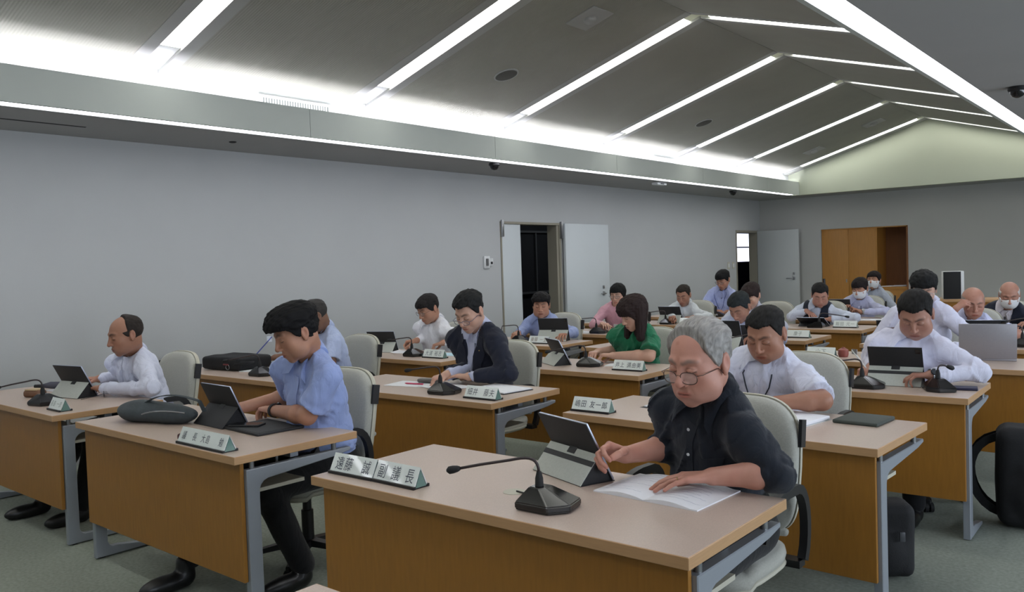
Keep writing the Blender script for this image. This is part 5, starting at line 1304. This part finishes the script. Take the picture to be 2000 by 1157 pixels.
def buttons(pp, cs, m, r=0.006):
    for c in cs:
        P_ = project(pp['shf'], np.array([pp['bp'](0.0, 0.13*pp['Bk'], c)]), 0.005)[0]
        bm = bmesh.new(); mt = Matrix.Translation(P_) @ Vector(pp['f']).to_track_quat('Z', 'Y').to_matrix().to_4x4()
        bmesh.ops.create_cone(bm, cap_ends=True, segments=12, radius1=r, radius2=r*0.85, depth=0.003, matrix=mt); bmesh_obj('button', bm, m, pp['body'], 30)
def lanyard(pp, m, drop=0.24, badge=True, w_=0.085):
    T = pp['T']; pts = []
    for a, c in [(-0.055, T+0.02), (-0.070, T-0.01), (-w_*0.9, T-0.06), (-w_*0.75, T-0.12), (-w_*0.4, T-drop*0.82), (0.0, T-drop), (w_*0.4, T-drop*0.82), (w_*0.75, T-0.12), (w_*0.9, T-0.06), (0.070, T-0.01), (0.055, T+0.02)]:
        pts.append(pp['bp'](a, 0.13*pp['Bk'] if c < T-0.03 else 0.03, c))
    P_ = project(pp['outer'], np.array(pts), 0.007)
    bm = bmesh.new(); sweep(bm, P_, [(-0.003, -0.001), (0.003, -0.001), (0.003, 0.001), (-0.003, 0.001)], up=tuple(pp['f'])); bmesh_obj('lanyard', bm, m, pp['body'], 50)
def pocket(pp, a, c, w_=0.10, hh=0.11, m=None, tab=None):
    G = np.array([[pp['bp'](a+x*w_/2, 0.13*pp['Bk'], c-y*hh) for x in (-1, -0.5, 0, 0.5, 1)] for y in (0, 0.33, 0.66, 1)])
    P_ = project(pp['shf'], G.reshape(-1, 3), 0.003).reshape(G.shape); grid_mesh('pocket', P_, 0.002, m or pp['cm'], pp['body'])
    if tab:
        G = np.array([[pp['bp'](a+x*w_*0.36, 0.13*pp['Bk'], c+0.005-y*tab[1]) for x in (-1, 0, 1)] for y in (0, 1)])
        P_ = project(pp['shf'], G.reshape(-1, 3), 0.0075).reshape(G.shape); grid_mesh('badge', P_, 0.003, tab[0], pp['body'])
def watch(pp, i, m_band, m_face, t=0.93, r=0.036):
    a = pp['arms'][i]; d = nrm(a['W']-a['E']); c = a['E']+(a['W']-a['E'])*t
    rr = 0.026*(0.6+0.4*pp['Bk'])+0.005+(1-t)*0.03
    u = nrm(A(0, 0, 1)-d*d[2]); s = np.cross(d, u)
    bm = bmesh.new(); sweep(bm, [c+u*rr*math.cos(b)+s*rr*math.sin(b) for b in [2*PI*k/18 for k in range(18)]], [(-0.002, -0.009), (0.002, -0.009), (0.002, 0.009), (-0.002, 0.009)], closed=True, up=tuple(d)); w_ = bmesh_obj('wristwatch', bm, m_band, pp['body'], 50)
    # dial faces outwards and a little up
    o_ = nrm(u*0.6+(s if s[0] > 0 else -s)*0.8); mt = Matrix.Translation(c+o_*(rr+0.002)) @ Vector(o_).to_track_quat('Z', 'Y').to_matrix().to_4x4()
    bm = bmesh.new(); bmesh.ops.create_cone(bm, cap_ends=True, segments=20, radius1=0.019, radius2=0.018, depth=0.009, matrix=mt); bmesh_obj('dial', bm, m_face, w_, 40)
# ------------------------------------------------------------------ the people
g_thin = (m_gframe, (0.025, 0.017), -0.104, -0.006, 0.0012)
def seat(pp, label, back=-0.02, dx=-0.03):
    O = pp['O']; return chair(O[0]+dx, O[1]+back, label)
PEOPLE = {}
# nearest: man in the navy shirt
gr = mat('hair_grey_streaks', '#8f8c88', 0.55, noise=(1.0, 0.45), bump=(1.0, 1.0), stretch=(150, 26, 34), spec=0.35)
pp = person('grey-haired man with thin glasses and a navy shirt, left hand on a notebook', (-1.235, 2.41, 1.118), hp=14, hy=-10, neck=(0.05, 0.115, -0.155), bulk=1.06, sw=0.19, byaw=-16, skin='pink', hs=1.08,
    wL=(-1.165, 2.345, 0.775), eL=(-1.01, 2.43, 0.785), dL=(-0.82, -0.52, -0.08), poseL='flat', wR=(-1.485, 2.36, 0.80), eR=(-1.42, 2.57, 0.80), dR=(-0.35, -0.85, 0.25), poseR='grip', nR=(0.6, -0.2, -0.6),
    sleeve='roll', rollf=(0.16, 0.42), shirt='#1b2029', cloth_name='navy_linen', hair_mat=gr, style='recede', front=0.064, recede=-0.052, ht=0.020, hsd=0.009, h=0.0027, jaw=1.06, old=1.0, brow='#6f655e', belly=0.01,
    glasses=(m_gframe, (0.026, 0.018), -0.106, -0.012, 0.0013), hand_scale=1.08)
buttons(pp, (pp['T']-0.085, pp['T']-0.175, pp['T']-0.265), mat('pearl_button', '#cfd3d6', 0.3), 0.0058)
pocket(pp, 0.085, pp['T']-0.17, 0.095, 0.10)
G = np.array([[pp['bp'](x, 0.10, pp['T']-0.03-y*0.02) for x in (-0.03, -0.01, 0.01, 0.03)] for y in (0, 1)])
a = pp['arms'][0]; rc = a['fing'][2][0]; c0 = rc[0]+(rc[1]-rc[0])*0.45; dn = nrm(rc[1]-rc[0]); u = nrm(A(0, 0, 1)-dn*dn[2]); s = np.cross(dn, u)
tube('ring', [c0+(u*math.cos(b)+s*math.sin(b))*0.0105 for b in [2*PI*k/14 for k in range(14)]], 0.0014, mat('gold', '#c9b27a', 0.25, 0.9), pp['body'], closed=True, up=tuple(dn))
seat(pp, 'grey chair of the man in the navy shirt, its armrest beside the nearest desk', dx=-0.05); PEOPLE['P9'] = pp
# man in light blue
pp = person('young man with thick black hair in a light blue short-sleeved shirt, arms folded', (-3.225, 2.33, 1.165), hp=24, hy=-20, neck=(0.02, 0.12, -0.155), bulk=1.05, sw=0.20, byaw=0, shy=-0.05, skin='mid', hs=1.02,
    wL=(-3.50, 2.375, 0.775), eL=(-3.17, 2.33, 0.785), dL=(-1, 0.05, 0), wR=(-3.70, 2.33, 0.78), eR=(-3.56, 2.56, 0.82), dR=(-0.7, -0.7, 0.0), sleeve='short', shirt='#93a4d4', cloth_name='light_blue_check',
    style='puff', hair='#111113', front=0.052, ht=0.032, hsd=0.012, h=0.0032, jaw=1.1, belly=0.02, feet=((0.10, -0.30), (-0.36, -0.62)))
watch(pp, 0, m_rubber, m_gloss, 0.96); seat(pp, 'grey chair of the man in the light blue short-sleeved shirt', dx=-0.15); PEOPLE['P2'] = pp
# far left man
pp = person('man with receding hair in a white long-sleeved shirt at the far left desk', (-5.09, 2.43, 1.095), hp=14, hy=-8, neck=(-0.03, 0.10, -0.155), bulk=1.0, sw=0.185, byaw=4, skin='tan', hs=1.0,
    wL=(-5.22, 2.33, 0.77), eL=(-4.86, 2.46, 0.78), dL=(-1, -0.1, 0), wR=(-5.58, 2.48, 0.79), eR=(-5.40, 2.66, 0.83), dR=(-0.6, -0.7, 0), sleeve='long', shirt='#ccd0e2', cloth_name='white_stripe',
    style='recede', hair='#2e2825', front=0.066, recede=0.0, ht=0.012, h=0.0042, old=0.5, feet=((0.05, -0.55), (-0.35, -0.62)))
pocket(pp, 0.085, pp['T']-0.18, 0.10, 0.11, tab=(m_black, 0.012)); seat(pp, 'grey chair of the man at the far left desk', dx=-0.12); PEOPLE['P1'] = pp
# man behind the light blue one
pp = person('grey-haired man writing by the wall, mostly hidden behind the man in light blue', (-5.07, 3.83, 1.115), hp=30, hy=-25, neck=(0.03, 0.12, -0.14), bulk=1.0, skin='brown',
    wL=(-5.15, 3.80, 0.77), wR=(-5.60, 3.84, 0.785), eR=(-5.33, 4.0, 0.80), dR=(-0.9, -0.3, -0.1), poseR='pen', sleeve='short', shirt='#b3c0e2', cloth_name='pale_blue', hair='#3a3837', ht=0.014, h=0.0042)
seat(pp, 'grey chair of the grey-haired man writing by the wall')
# man in white with glasses, blue papers
pp = person('man with glasses and a white long-sleeved shirt sorting blue papers', (-5.25, 5.18, 1.09), hp=26, hy=-8, neck=(0.02, 0.12, -0.145), bulk=1.02, skin='mid', hs=1.02,
    wL=(-5.05, 5.15, 0.80), eL=(-4.83, 5.33, 0.80), dL=(-0.75, -0.6, -0.25), poseL='curl', wR=(-5.37, 5.14, 0.81), eR=(-5.40, 5.36, 0.82), dR=(-0.8, -0.5, -0.1), poseR='curl', sleeve='long', shirt='#dcdce2', cloth_name='white_a',
    style='fringe', hair='#1f1c1c', front=0.045, ht=0.018, hsd=0.010, h=0.0045, glasses=(m_gframe, (0.024, 0.016), -0.104, 0.0, 0.0014))
seat(pp, 'grey chair of the man with glasses and blue papers')
# navy jacket
pp = person('man in a navy jacket with half-rim glasses writing at his desk', (-3.52, 3.83, 1.165), hp=30, hy=4, neck=(0.03, 0.13, -0.145), bulk=1.04, sw=0.20, skin='pale', hs=1.0,
    wL=(-3.46, 3.74, 0.775), eL=(-3.25, 3.86, 0.79), dL=(-1, -0.2, 0), poseL='flat', wR=(-3.60, 3.69, 0.785), eR=(-3.62, 3.93, 0.80), dR=(-0.55, -0.8, -0.25), poseR='pen', sleeve='long', shirt='#b9bfd8', cloth_name='white_b', top='jacket',
    style='short', hair='#1c1d1e', front=0.060, ht=0.024, hsd=0.008, h=0.0036, glasses=(mat('half_rim', '#3a4664', 0.3), (0.026, 0.015), -0.108, -0.014, 0.0016), feet=((0.10, -0.35), (-0.15, -0.6)))
seat(pp, 'grey chair of the man in the navy jacket'); PEOPLE['P5'] = pp
pnl = box('lapel_pin', (-0.004, 0.004, -0.002, 0.002, -0.004, 0.004), mat('gold', '#c9b27a', 0.25, 0.9), pp['body'], 0.001); pnl.location = project(pp['outer'], np.array([pp['bp'](0.085, 0.13, pp['T']-0.12)]), 0.008)[0]
# man before the double door
pp = person('man in a light blue shirt with open mouth, sitting before the open double door', (-5.02, 6.50, 1.045), hp=10, hy=32, neck=(0.0, 0.10, -0.15), bulk=1.08, skin='mid', byaw=10,
    wL=(-4.66, 6.40, 0.78), wR=(-5.13, 6.26, 0.79), eR=(-5.22, 6.46, 0.80), dR=(0.3, -0.9, -0.1), sleeve='long', shirt='#8f9cc4', cloth_name='light_blue', style='puff', hair='#161415', front=0.052, ht=0.026, hsd=0.010, h=0.005, mouth_open=True, jaw=1.1)
seat(pp, 'grey chair of the man before the open double door')
# pink
pp = person('person with short black hair and glasses in a pink top', (-4.91, 7.72, 1.095), hp=16, hy=10, neck=(0.0, 0.10, -0.15), bulk=0.95, sw=0.17, skin='pale', hs=0.97,
    wL=(-4.6, 7.50, 0.79), wR=(-4.95, 7.46, 0.79), sleeve='long', shirt='#c99aa6', cloth_name='pink', top='blouse', collar=False, style='bob', hair='#121213', front=0.042, ht=0.016, hsd=0.012, h=0.0055, glasses=(m_gdark, (0.024, 0.017), -0.104, 0.0, 0.0014))
seat(pp, 'grey chair of the person in the pink top')
# green blouse
pp = person('woman with long dark brown hair in a green blouse, hands clasped', (-3.135, 5.13, 1.075), hp=26, hy=-30, neck=(0.01, 0.12, -0.145), bulk=1.0, sw=0.178, skin='pale', hs=0.96,
    wL=(-3.27, 5.06, 0.775), eL=(-3.00, 5.10, 0.78), dL=(-0.95, -0.25, 0.0), poseL='curl', wR=(-3.46, 5.15, 0.785), eR=(-3.32, 5.36, 0.80), dR=(0.1, -1, -0.05), poseR='curl', sleeve='short', shirt='#1e6c4b', cloth_name='green', top='blouse', collar=False,
    style='long', hair='#2a1f1e', front=0.022, ht=0.032, hsd=0.018, h=0.0038, sleevek=1.8, fold=1.3)
seat(pp, 'grey chair of the woman in the green blouse')
# white short sleeves with lanyard
pp = person('stocky man with short black hair, white short-sleeved shirt and lanyard, reading', (-1.625, 3.86, 1.075), hp=26, hy=-2, neck=(0.01, 0.12, -0.145), bulk=1.18, sw=0.215, byaw=2, skin='tan', hs=1.06,
    wL=(-1.50, 3.66, 0.785), eL=(-1.33, 3.76, 0.79), dL=(-0.95, -0.3, 0), wR=(-1.68, 3.64, 0.785), eR=(-1.92, 3.80, 0.79), dR=(0.95, -0.3, 0), poseL='relax', poseR='relax', sleeve='short', shirt='#ced2e4', cloth_name='white_c', style='short', hair='#1b1a19', front=0.058, ht=0.016, hsd=0.005, h=0.0034, jaw=1.12, belly=0.02, old=0.35)
lanyard(pp, mat('lanyard_dark', '#252c3a', 0.7), 0.22); pocket(pp, 0.10, pp['T']-0.19, 0.105, 0.10, tab=(m_black, 0.035)); seat(pp, 'grey chair of the stocky man with the lanyard', dx=0.09); PEOPLE['P10'] = pp
# stout man in white with the wristwatch
pp = person('stout man in a white long-sleeved shirt and wristwatch bent over a striped tablet', (-1.235, 4.97, 1.10), hp=34, hy=6, neck=(0.01, 0.13, -0.145), bulk=1.16, sw=0.205, skin='red', hs=1.06,
    wL=(-1.13, 4.84, 0.785), eL=(-0.93, 5.03, 0.79), dL=(-0.95, -0.3, -0.05), poseL='relax', wR=(-1.46, 4.93, 0.80), eR=(-1.53, 5.17, 0.82), dR=(-0.3, -0.9, -0.2), poseR='pen', sleeve='long', shirt='#d2d3e4', cloth_name='white_d', style='short', hair='#191817', front=0.056, ht=0.018, hsd=0.006, h=0.0038, jaw=1.12, old=0.3)
watch(pp, 0, m_steel, mat('watch_dial', '#3a3d42', 0.3), 0.99); seat(pp, 'grey chair of the stout man with the wristwatch', 0.0)
# wall side, white shirt
pp = person('tanned man with short dark hair in a plain white shirt by the left wall', (-4.75, 8.90, 1.03), hp=24, hy=6, neck=(0.01, 0.12, -0.15), bulk=1.05, skin='tan',
    wL=(-4.55, 8.75, 0.78), wR=(-4.68, 8.52, 0.79), dR=(0.2, -0.9, 0.1), poseR='pen', sleeve='long', shirt='#c9ced2', cloth_name='white_e', style='short', hair='#28231f', front=0.058, ht=0.014, h=0.0055)
seat(pp, 'grey chair of the tanned man in white by the left wall')
pp = person('young man with glasses and blue lanyard at the back left, before the far doorway', (-4.78, 10.02, 1.175), hp=26, hy=-6, neck=(0.01, 0.11, -0.15), bulk=0.92, sw=0.175, skin='mid',
    wL=(-4.62, 9.95, 0.78), wR=(-4.85, 9.92, 0.78), sleeve='short', shirt='#a3add4', cloth_name='pale_blue_b', style='fringe', hair='#121214', front=0.040, ht=0.020, hsd=0.010, h=0.0058, glasses=(m_gdark, (0.024, 0.016), -0.104, 0.0, 0.0016))
lanyard(pp, mat('lanyard_blue', '#2d3d80', 0.7), 0.28)
seat(pp, 'grey chair of the young man with the blue lanyard')
pp = person('man with side-parted dark grey hair in a pale shirt reading a tablet', (-2.985, 6.56, 1.035), hp=36, hy=-8, neck=(0.02, 0.12, -0.14), bulk=1.0, skin='tan',
    wL=(-2.78, 6.48, 0.80), wR=(-3.05, 6.50, 0.80), dR=(-0.2, -0.9, 0), poseR='grip', sleeve='long', shirt='#adb4cd', cloth_name='pale_f', style='short', hair='#23282a', front=0.050, ht=0.020, hsd=0.010, h=0.005)
seat(pp, 'grey chair of the man reading a tablet')
pp = person('person with brown-black hair almost hidden behind the man reading a tablet', (-3.42, 7.78, 1.075), hp=30, hy=-5, neck=(0.01, 0.11, -0.145), skin='pale', wL=(-3.2, 7.6, 0.78), wR=(-3.5, 7.6, 0.78), sleeve='long', shirt='#b9bccb', cloth_name='pale_g', style='fringe', hair='#2a201f', front=0.035, ht=0.020, hsd=0.011, h=0.0058)
seat(pp, 'grey chair of the half-hidden person with brown-black hair')
pp = person('man in a dark vest over a white long-sleeved shirt, pointing at his tablet', (-3.12, 8.82, 1.03), hp=28, hy=22, neck=(0.0, 0.12, -0.14), bulk=1.12, sw=0.21, skin='red',
    wL=(-3.0, 8.78, 0.78), eL=(-2.78, 8.86, 0.79), dL=(-0.95, -0.2, 0), wR=(-3.26, 8.80, 0.86), eR=(-3.42, 8.80, 0.80), dR=(0.8, -0.5, -0.35), poseR='relax', sleeve='long', shirt='#bfc6d6', cloth_name='white_h', top='vest', style='short', hair='#151516', front=0.055, ht=0.018, hsd=0.007, h=0.0052, jaw=1.08)
seat(pp, 'grey chair of the man in the dark vest')
pp = person('masked man in a pale lilac shirt with clasped hands and lanyard', (-3.10, 10.08, 1.045), hp=20, hy=-8, neck=(0.02, 0.11, -0.15), bulk=0.98, skin='mid', mask=True,
    wL=(-2.98, 9.70, 0.80), eL=(-2.76, 9.90, 0.79), dL=(-0.7, -0.6, 0.4), wR=(-3.10, 9.68, 0.82), eR=(-3.22, 9.92, 0.80), dR=(0.0, -0.8, 0.6), sleeve='long', shirt='#aeb1cc', cloth_name='lilac', style='fringe', hair='#1d1718', front=0.040, ht=0.020, hsd=0.011, h=0.0055)
watch(pp, 0, m_steel, m_steel, 0.95); lanyard(pp, mat('lanyard_navy', '#2b3150', 0.7), 0.26, w_=0.06)
seat(pp, 'grey chair of the masked man with clasped hands')
pp = person('rearmost person with a white mask, looking ahead in front of the wood cabinet', (-3.42, 11.70, 1.09), hp=-2, hy=-4, neck=(0.03, 0.10, -0.155), bulk=0.95, skin='mid', mask=True, wL=(-3.1, 11.45, 0.60), wR=(-3.5, 11.45, 0.60),
    sleeve='long', shirt='#a6adbb', cloth_name='pale_i', style='fringe', hair='#1d1718', front=0.045, ht=0.018, hsd=0.011, h=0.0062, legs=True)
seat(pp, 'grey chair of the rearmost masked person')
pp = person('man with bushy black hair and glasses in a white shirt behind the stout man', (-1.56, 6.50, 1.18), hp=24, hy=14, neck=(0.04, 0.13, -0.15), bulk=1.06, sw=0.20, skin='pale',
    wL=(-1.35, 6.35, 0.78), wR=(-1.75, 6.35, 0.78), sleeve='long', shirt='#cfd0e2', cloth_name='white_j', style='puff', hair='#141516', front=0.048, ht=0.026, hsd=0.012, h=0.005, glasses=(mat('clear_frame', '#b9b2ae', 0.3), (0.026, 0.017), -0.105, 0.0, 0.0017))
seat(pp, 'grey chair of the man with bushy hair and glasses')
pp = person('bald man resting his temple on his right hand behind a black tablet', (-1.46, 7.62, 1.02), hp=20, hy=22, neck=(0.02, 0.11, -0.15), bulk=1.05, skin='red', hs=1.04, old=0.7,
    wR=(-1.55, 7.44, 0.98), eR=(-1.68, 7.50, 0.79), dR=(0.55, 0.25, 0.45), poseR='curl', nR=(0.6, 0.5, 0.2), wL=(-1.25, 7.4, 0.78), sleeve='short', shirt='#b9bedb', cloth_name='white_k', style='ring', hair='#8b7f78', hsd=0.005, ht=0.006, h=0.005, brow='#3a2c28')
seat(pp, 'grey chair of the bald man resting on his hand')
pp = person('bald man with white mask and dark suit jacket at the right edge', (-1.40, 8.88, 1.02), hp=24, hy=10, neck=(0.02, 0.11, -0.15), bulk=1.05, sw=0.20, skin='red', hs=1.03, mask=True,
    wL=(-1.2, 8.7, 0.78), wR=(-1.55, 8.7, 0.78), sleeve='long', shirt='#bdb8bf', cloth_name='white_l', top='jacket', style='ring', hair='#b9b6b2', hsd=0.006, ht=0.007, h=0.0055)
seat(pp, 'grey chair of the masked man in the dark suit')
chair(-3.80, 9.02, 'empty grey chair left of the vest man, before the far door leaf'); chair(-2.66, 10.75, 'empty grey chair to the right behind the masked man with clasped hands')
for o in list(chair0.children):
    for c in list(o.children): bpy.data.objects.remove(c)
    bpy.data.objects.remove(o)
bpy.data.objects.remove(chair0)
# ------------------------------------------------------------------ bags
def soft(name, fn, lo, hi, h, m, parent): return sdf_obj(name, fn, A(*lo), A(*hi), h, m, parent, 0.006)
t = thing('cloth_bag', 'soft dark grey bag lying at the left end of the light blue man\'s desk', 'bag', (-4.03, 2.06, 0.7205), math.radians(14))
def bf(P):
    d = smin(ell(P, A(-0.10, 0, 0.05), A(0.16, 0.085, 0.055)), ell(P, A(0.10, 0.01, 0.045), A(0.15, 0.075, 0.048)), 0.05)
    return smax(d, -P[:, 2]+0.001, 0.006) - 0.008*wob(P*A(1, 2, 1.5), 20, 2, 4)
soft('bag_body', bf, (-0.32, -0.16, -0.02), (0.32, 0.16, 0.15), 0.008, m_trunkgrey, t)
tube('strap', bez((-0.05, -0.02, 0.098), (0.05, -0.02, 0.15), (0.14, 0.0, 0.15), (0.26, 0.03, 0.11), 10)+[Vector((0.29, 0.03, 0.06))], 0.01, m_trunkgrey, t, prof=[(-0.012, -0.002), (0.012, -0.002), (0.012, 0.002), (-0.012, 0.002)])
tube('zipper', bez((-0.02, -0.075, 0.05), (0.06, -0.085, 0.075), (0.15, -0.07, 0.075), (0.22, -0.03, 0.06), 8), 0.003, m_steel, t)
t = thing('briefcase', 'black soft briefcase lying flat on the desk by the left wall', 'bag', (-5.76, 3.60, 0.7205), math.radians(6))
def bf(P):
    q = np.abs(P-A(0, 0, 0.052))-A(0.20, 0.13, 0.022); d = np.sqrt((np.maximum(q, 0)**2).sum(1))+np.minimum(q.max(1), 0)-0.028
    return smax(d, -P[:, 2]+0.001, 0.004) - 0.004*wob(P, 22, 3, 4)
soft('bag_body', bf, (-0.27, -0.19, -0.02), (0.27, 0.19, 0.13), 0.008, m_blackcloth, t)
for s in (0, 1): tube('handle', bez((0.14, -0.14+0.02*s, 0.05), (0.24, -0.19, 0.06+0.02*s), (0.30, -0.10, 0.06), (0.22, -0.02, 0.06), 9), 0.008, m_blackcloth, t)
tube('key_ring', [(0.10+0.02*math.cos(a), -0.165, 0.03+0.018*math.sin(a)) for a in [2*PI*i/12 for i in range(12)]], 0.0022, m_steel, t, closed=True, up=(0, 1, 0))
box('red_tag', (0.05, 0.11, -0.168, -0.160, 0.045, 0.055), mat('dull_red', '#7c3a3c', 0.6), t, 0.002)
def backpack(x, y, rz, lab, s=1.0):
    t = thing('backpack', lab, 'bag', (x, y, 0), math.radians(rz), 'black bags on the floor')
    def bf(P):
        q = np.abs(P-A(0, 0, 0.24*s))-A(0.12*s, 0.06*s, 0.17*s); d = np.sqrt((np.maximum(q, 0)**2).sum(1))+np.minimum(q.max(1), 0)-0.06*s
        d = smin(d, ell(P, A(0, -0.10*s, 0.17*s), A(0.12, 0.06, 0.13)*s), 0.03)
        return smax(d, -P[:, 2]+0.002, 0.006) - 0.006*wob(P, 16, 4, 4)
    soft('bag_body', bf, (-0.24*s, -0.22*s, -0.02), (0.24*s, 0.2*s, 0.54*s), 0.012, m_blackcloth, t)
    fl = [(-0.020, -0.003), (0.020, -0.003), (0.020, 0.003), (-0.020, 0.003)]
    for k in (-1, 1): tube('shoulder_strap', bez((-0.13*s, k*0.03, 0.42*s), (-0.34*s, k*0.05, 0.42*s), (-0.32*s, k*0.05, 0.10*s), (-0.16*s, k*0.04, 0.06*s), 12), 0.01, m_blackcloth, t, prof=fl, up=(0, 1, 0))
    tube('grab_loop', bez((-0.03, 0, 0.46*s), (-0.03, 0, 0.53*s), (0.03, 0, 0.53*s), (0.03, 0, 0.46*s), 8), 0.006, m_blackcloth, t, up=(0, 1, 0))
    for k in (-1, 1): box('buckle', (k*0.06-0.012, k*0.06+0.012, -0.172*s, -0.158*s, 0.26*s, 0.32*s), mat('buckle_grey', '#4a4c50', 0.4), t, 0.003)
backpack(-0.66, 5.02, 10, 'large black backpack on the floor right of the stout man\'s desk', 1.12)
backpack(-1.13, 3.90, 30, 'black bag on the floor half hidden behind the desk with the dark green folder', 0.72)
# tall pedestal microphone receiver dish mark: small cable grommet on the nearest desk
t = thing('cable_grommet', 'pale round cable cap with a cable beside the nearest microphone', 'cap', (-1.70, 2.03, 0.7203))
bm = bmesh.new(); lathe(bm, [(0.036, 0), (0.036, 0.0012), (0.02, 0.0016)], n=20); bmesh_obj('cap', bm, m_shell, t, 40)
tube('cable', [(0.01, 0, 0.004), (0.05, -0.005, 0.004), (0.12, -0.02, 0.004)], 0.003, m_black, t)
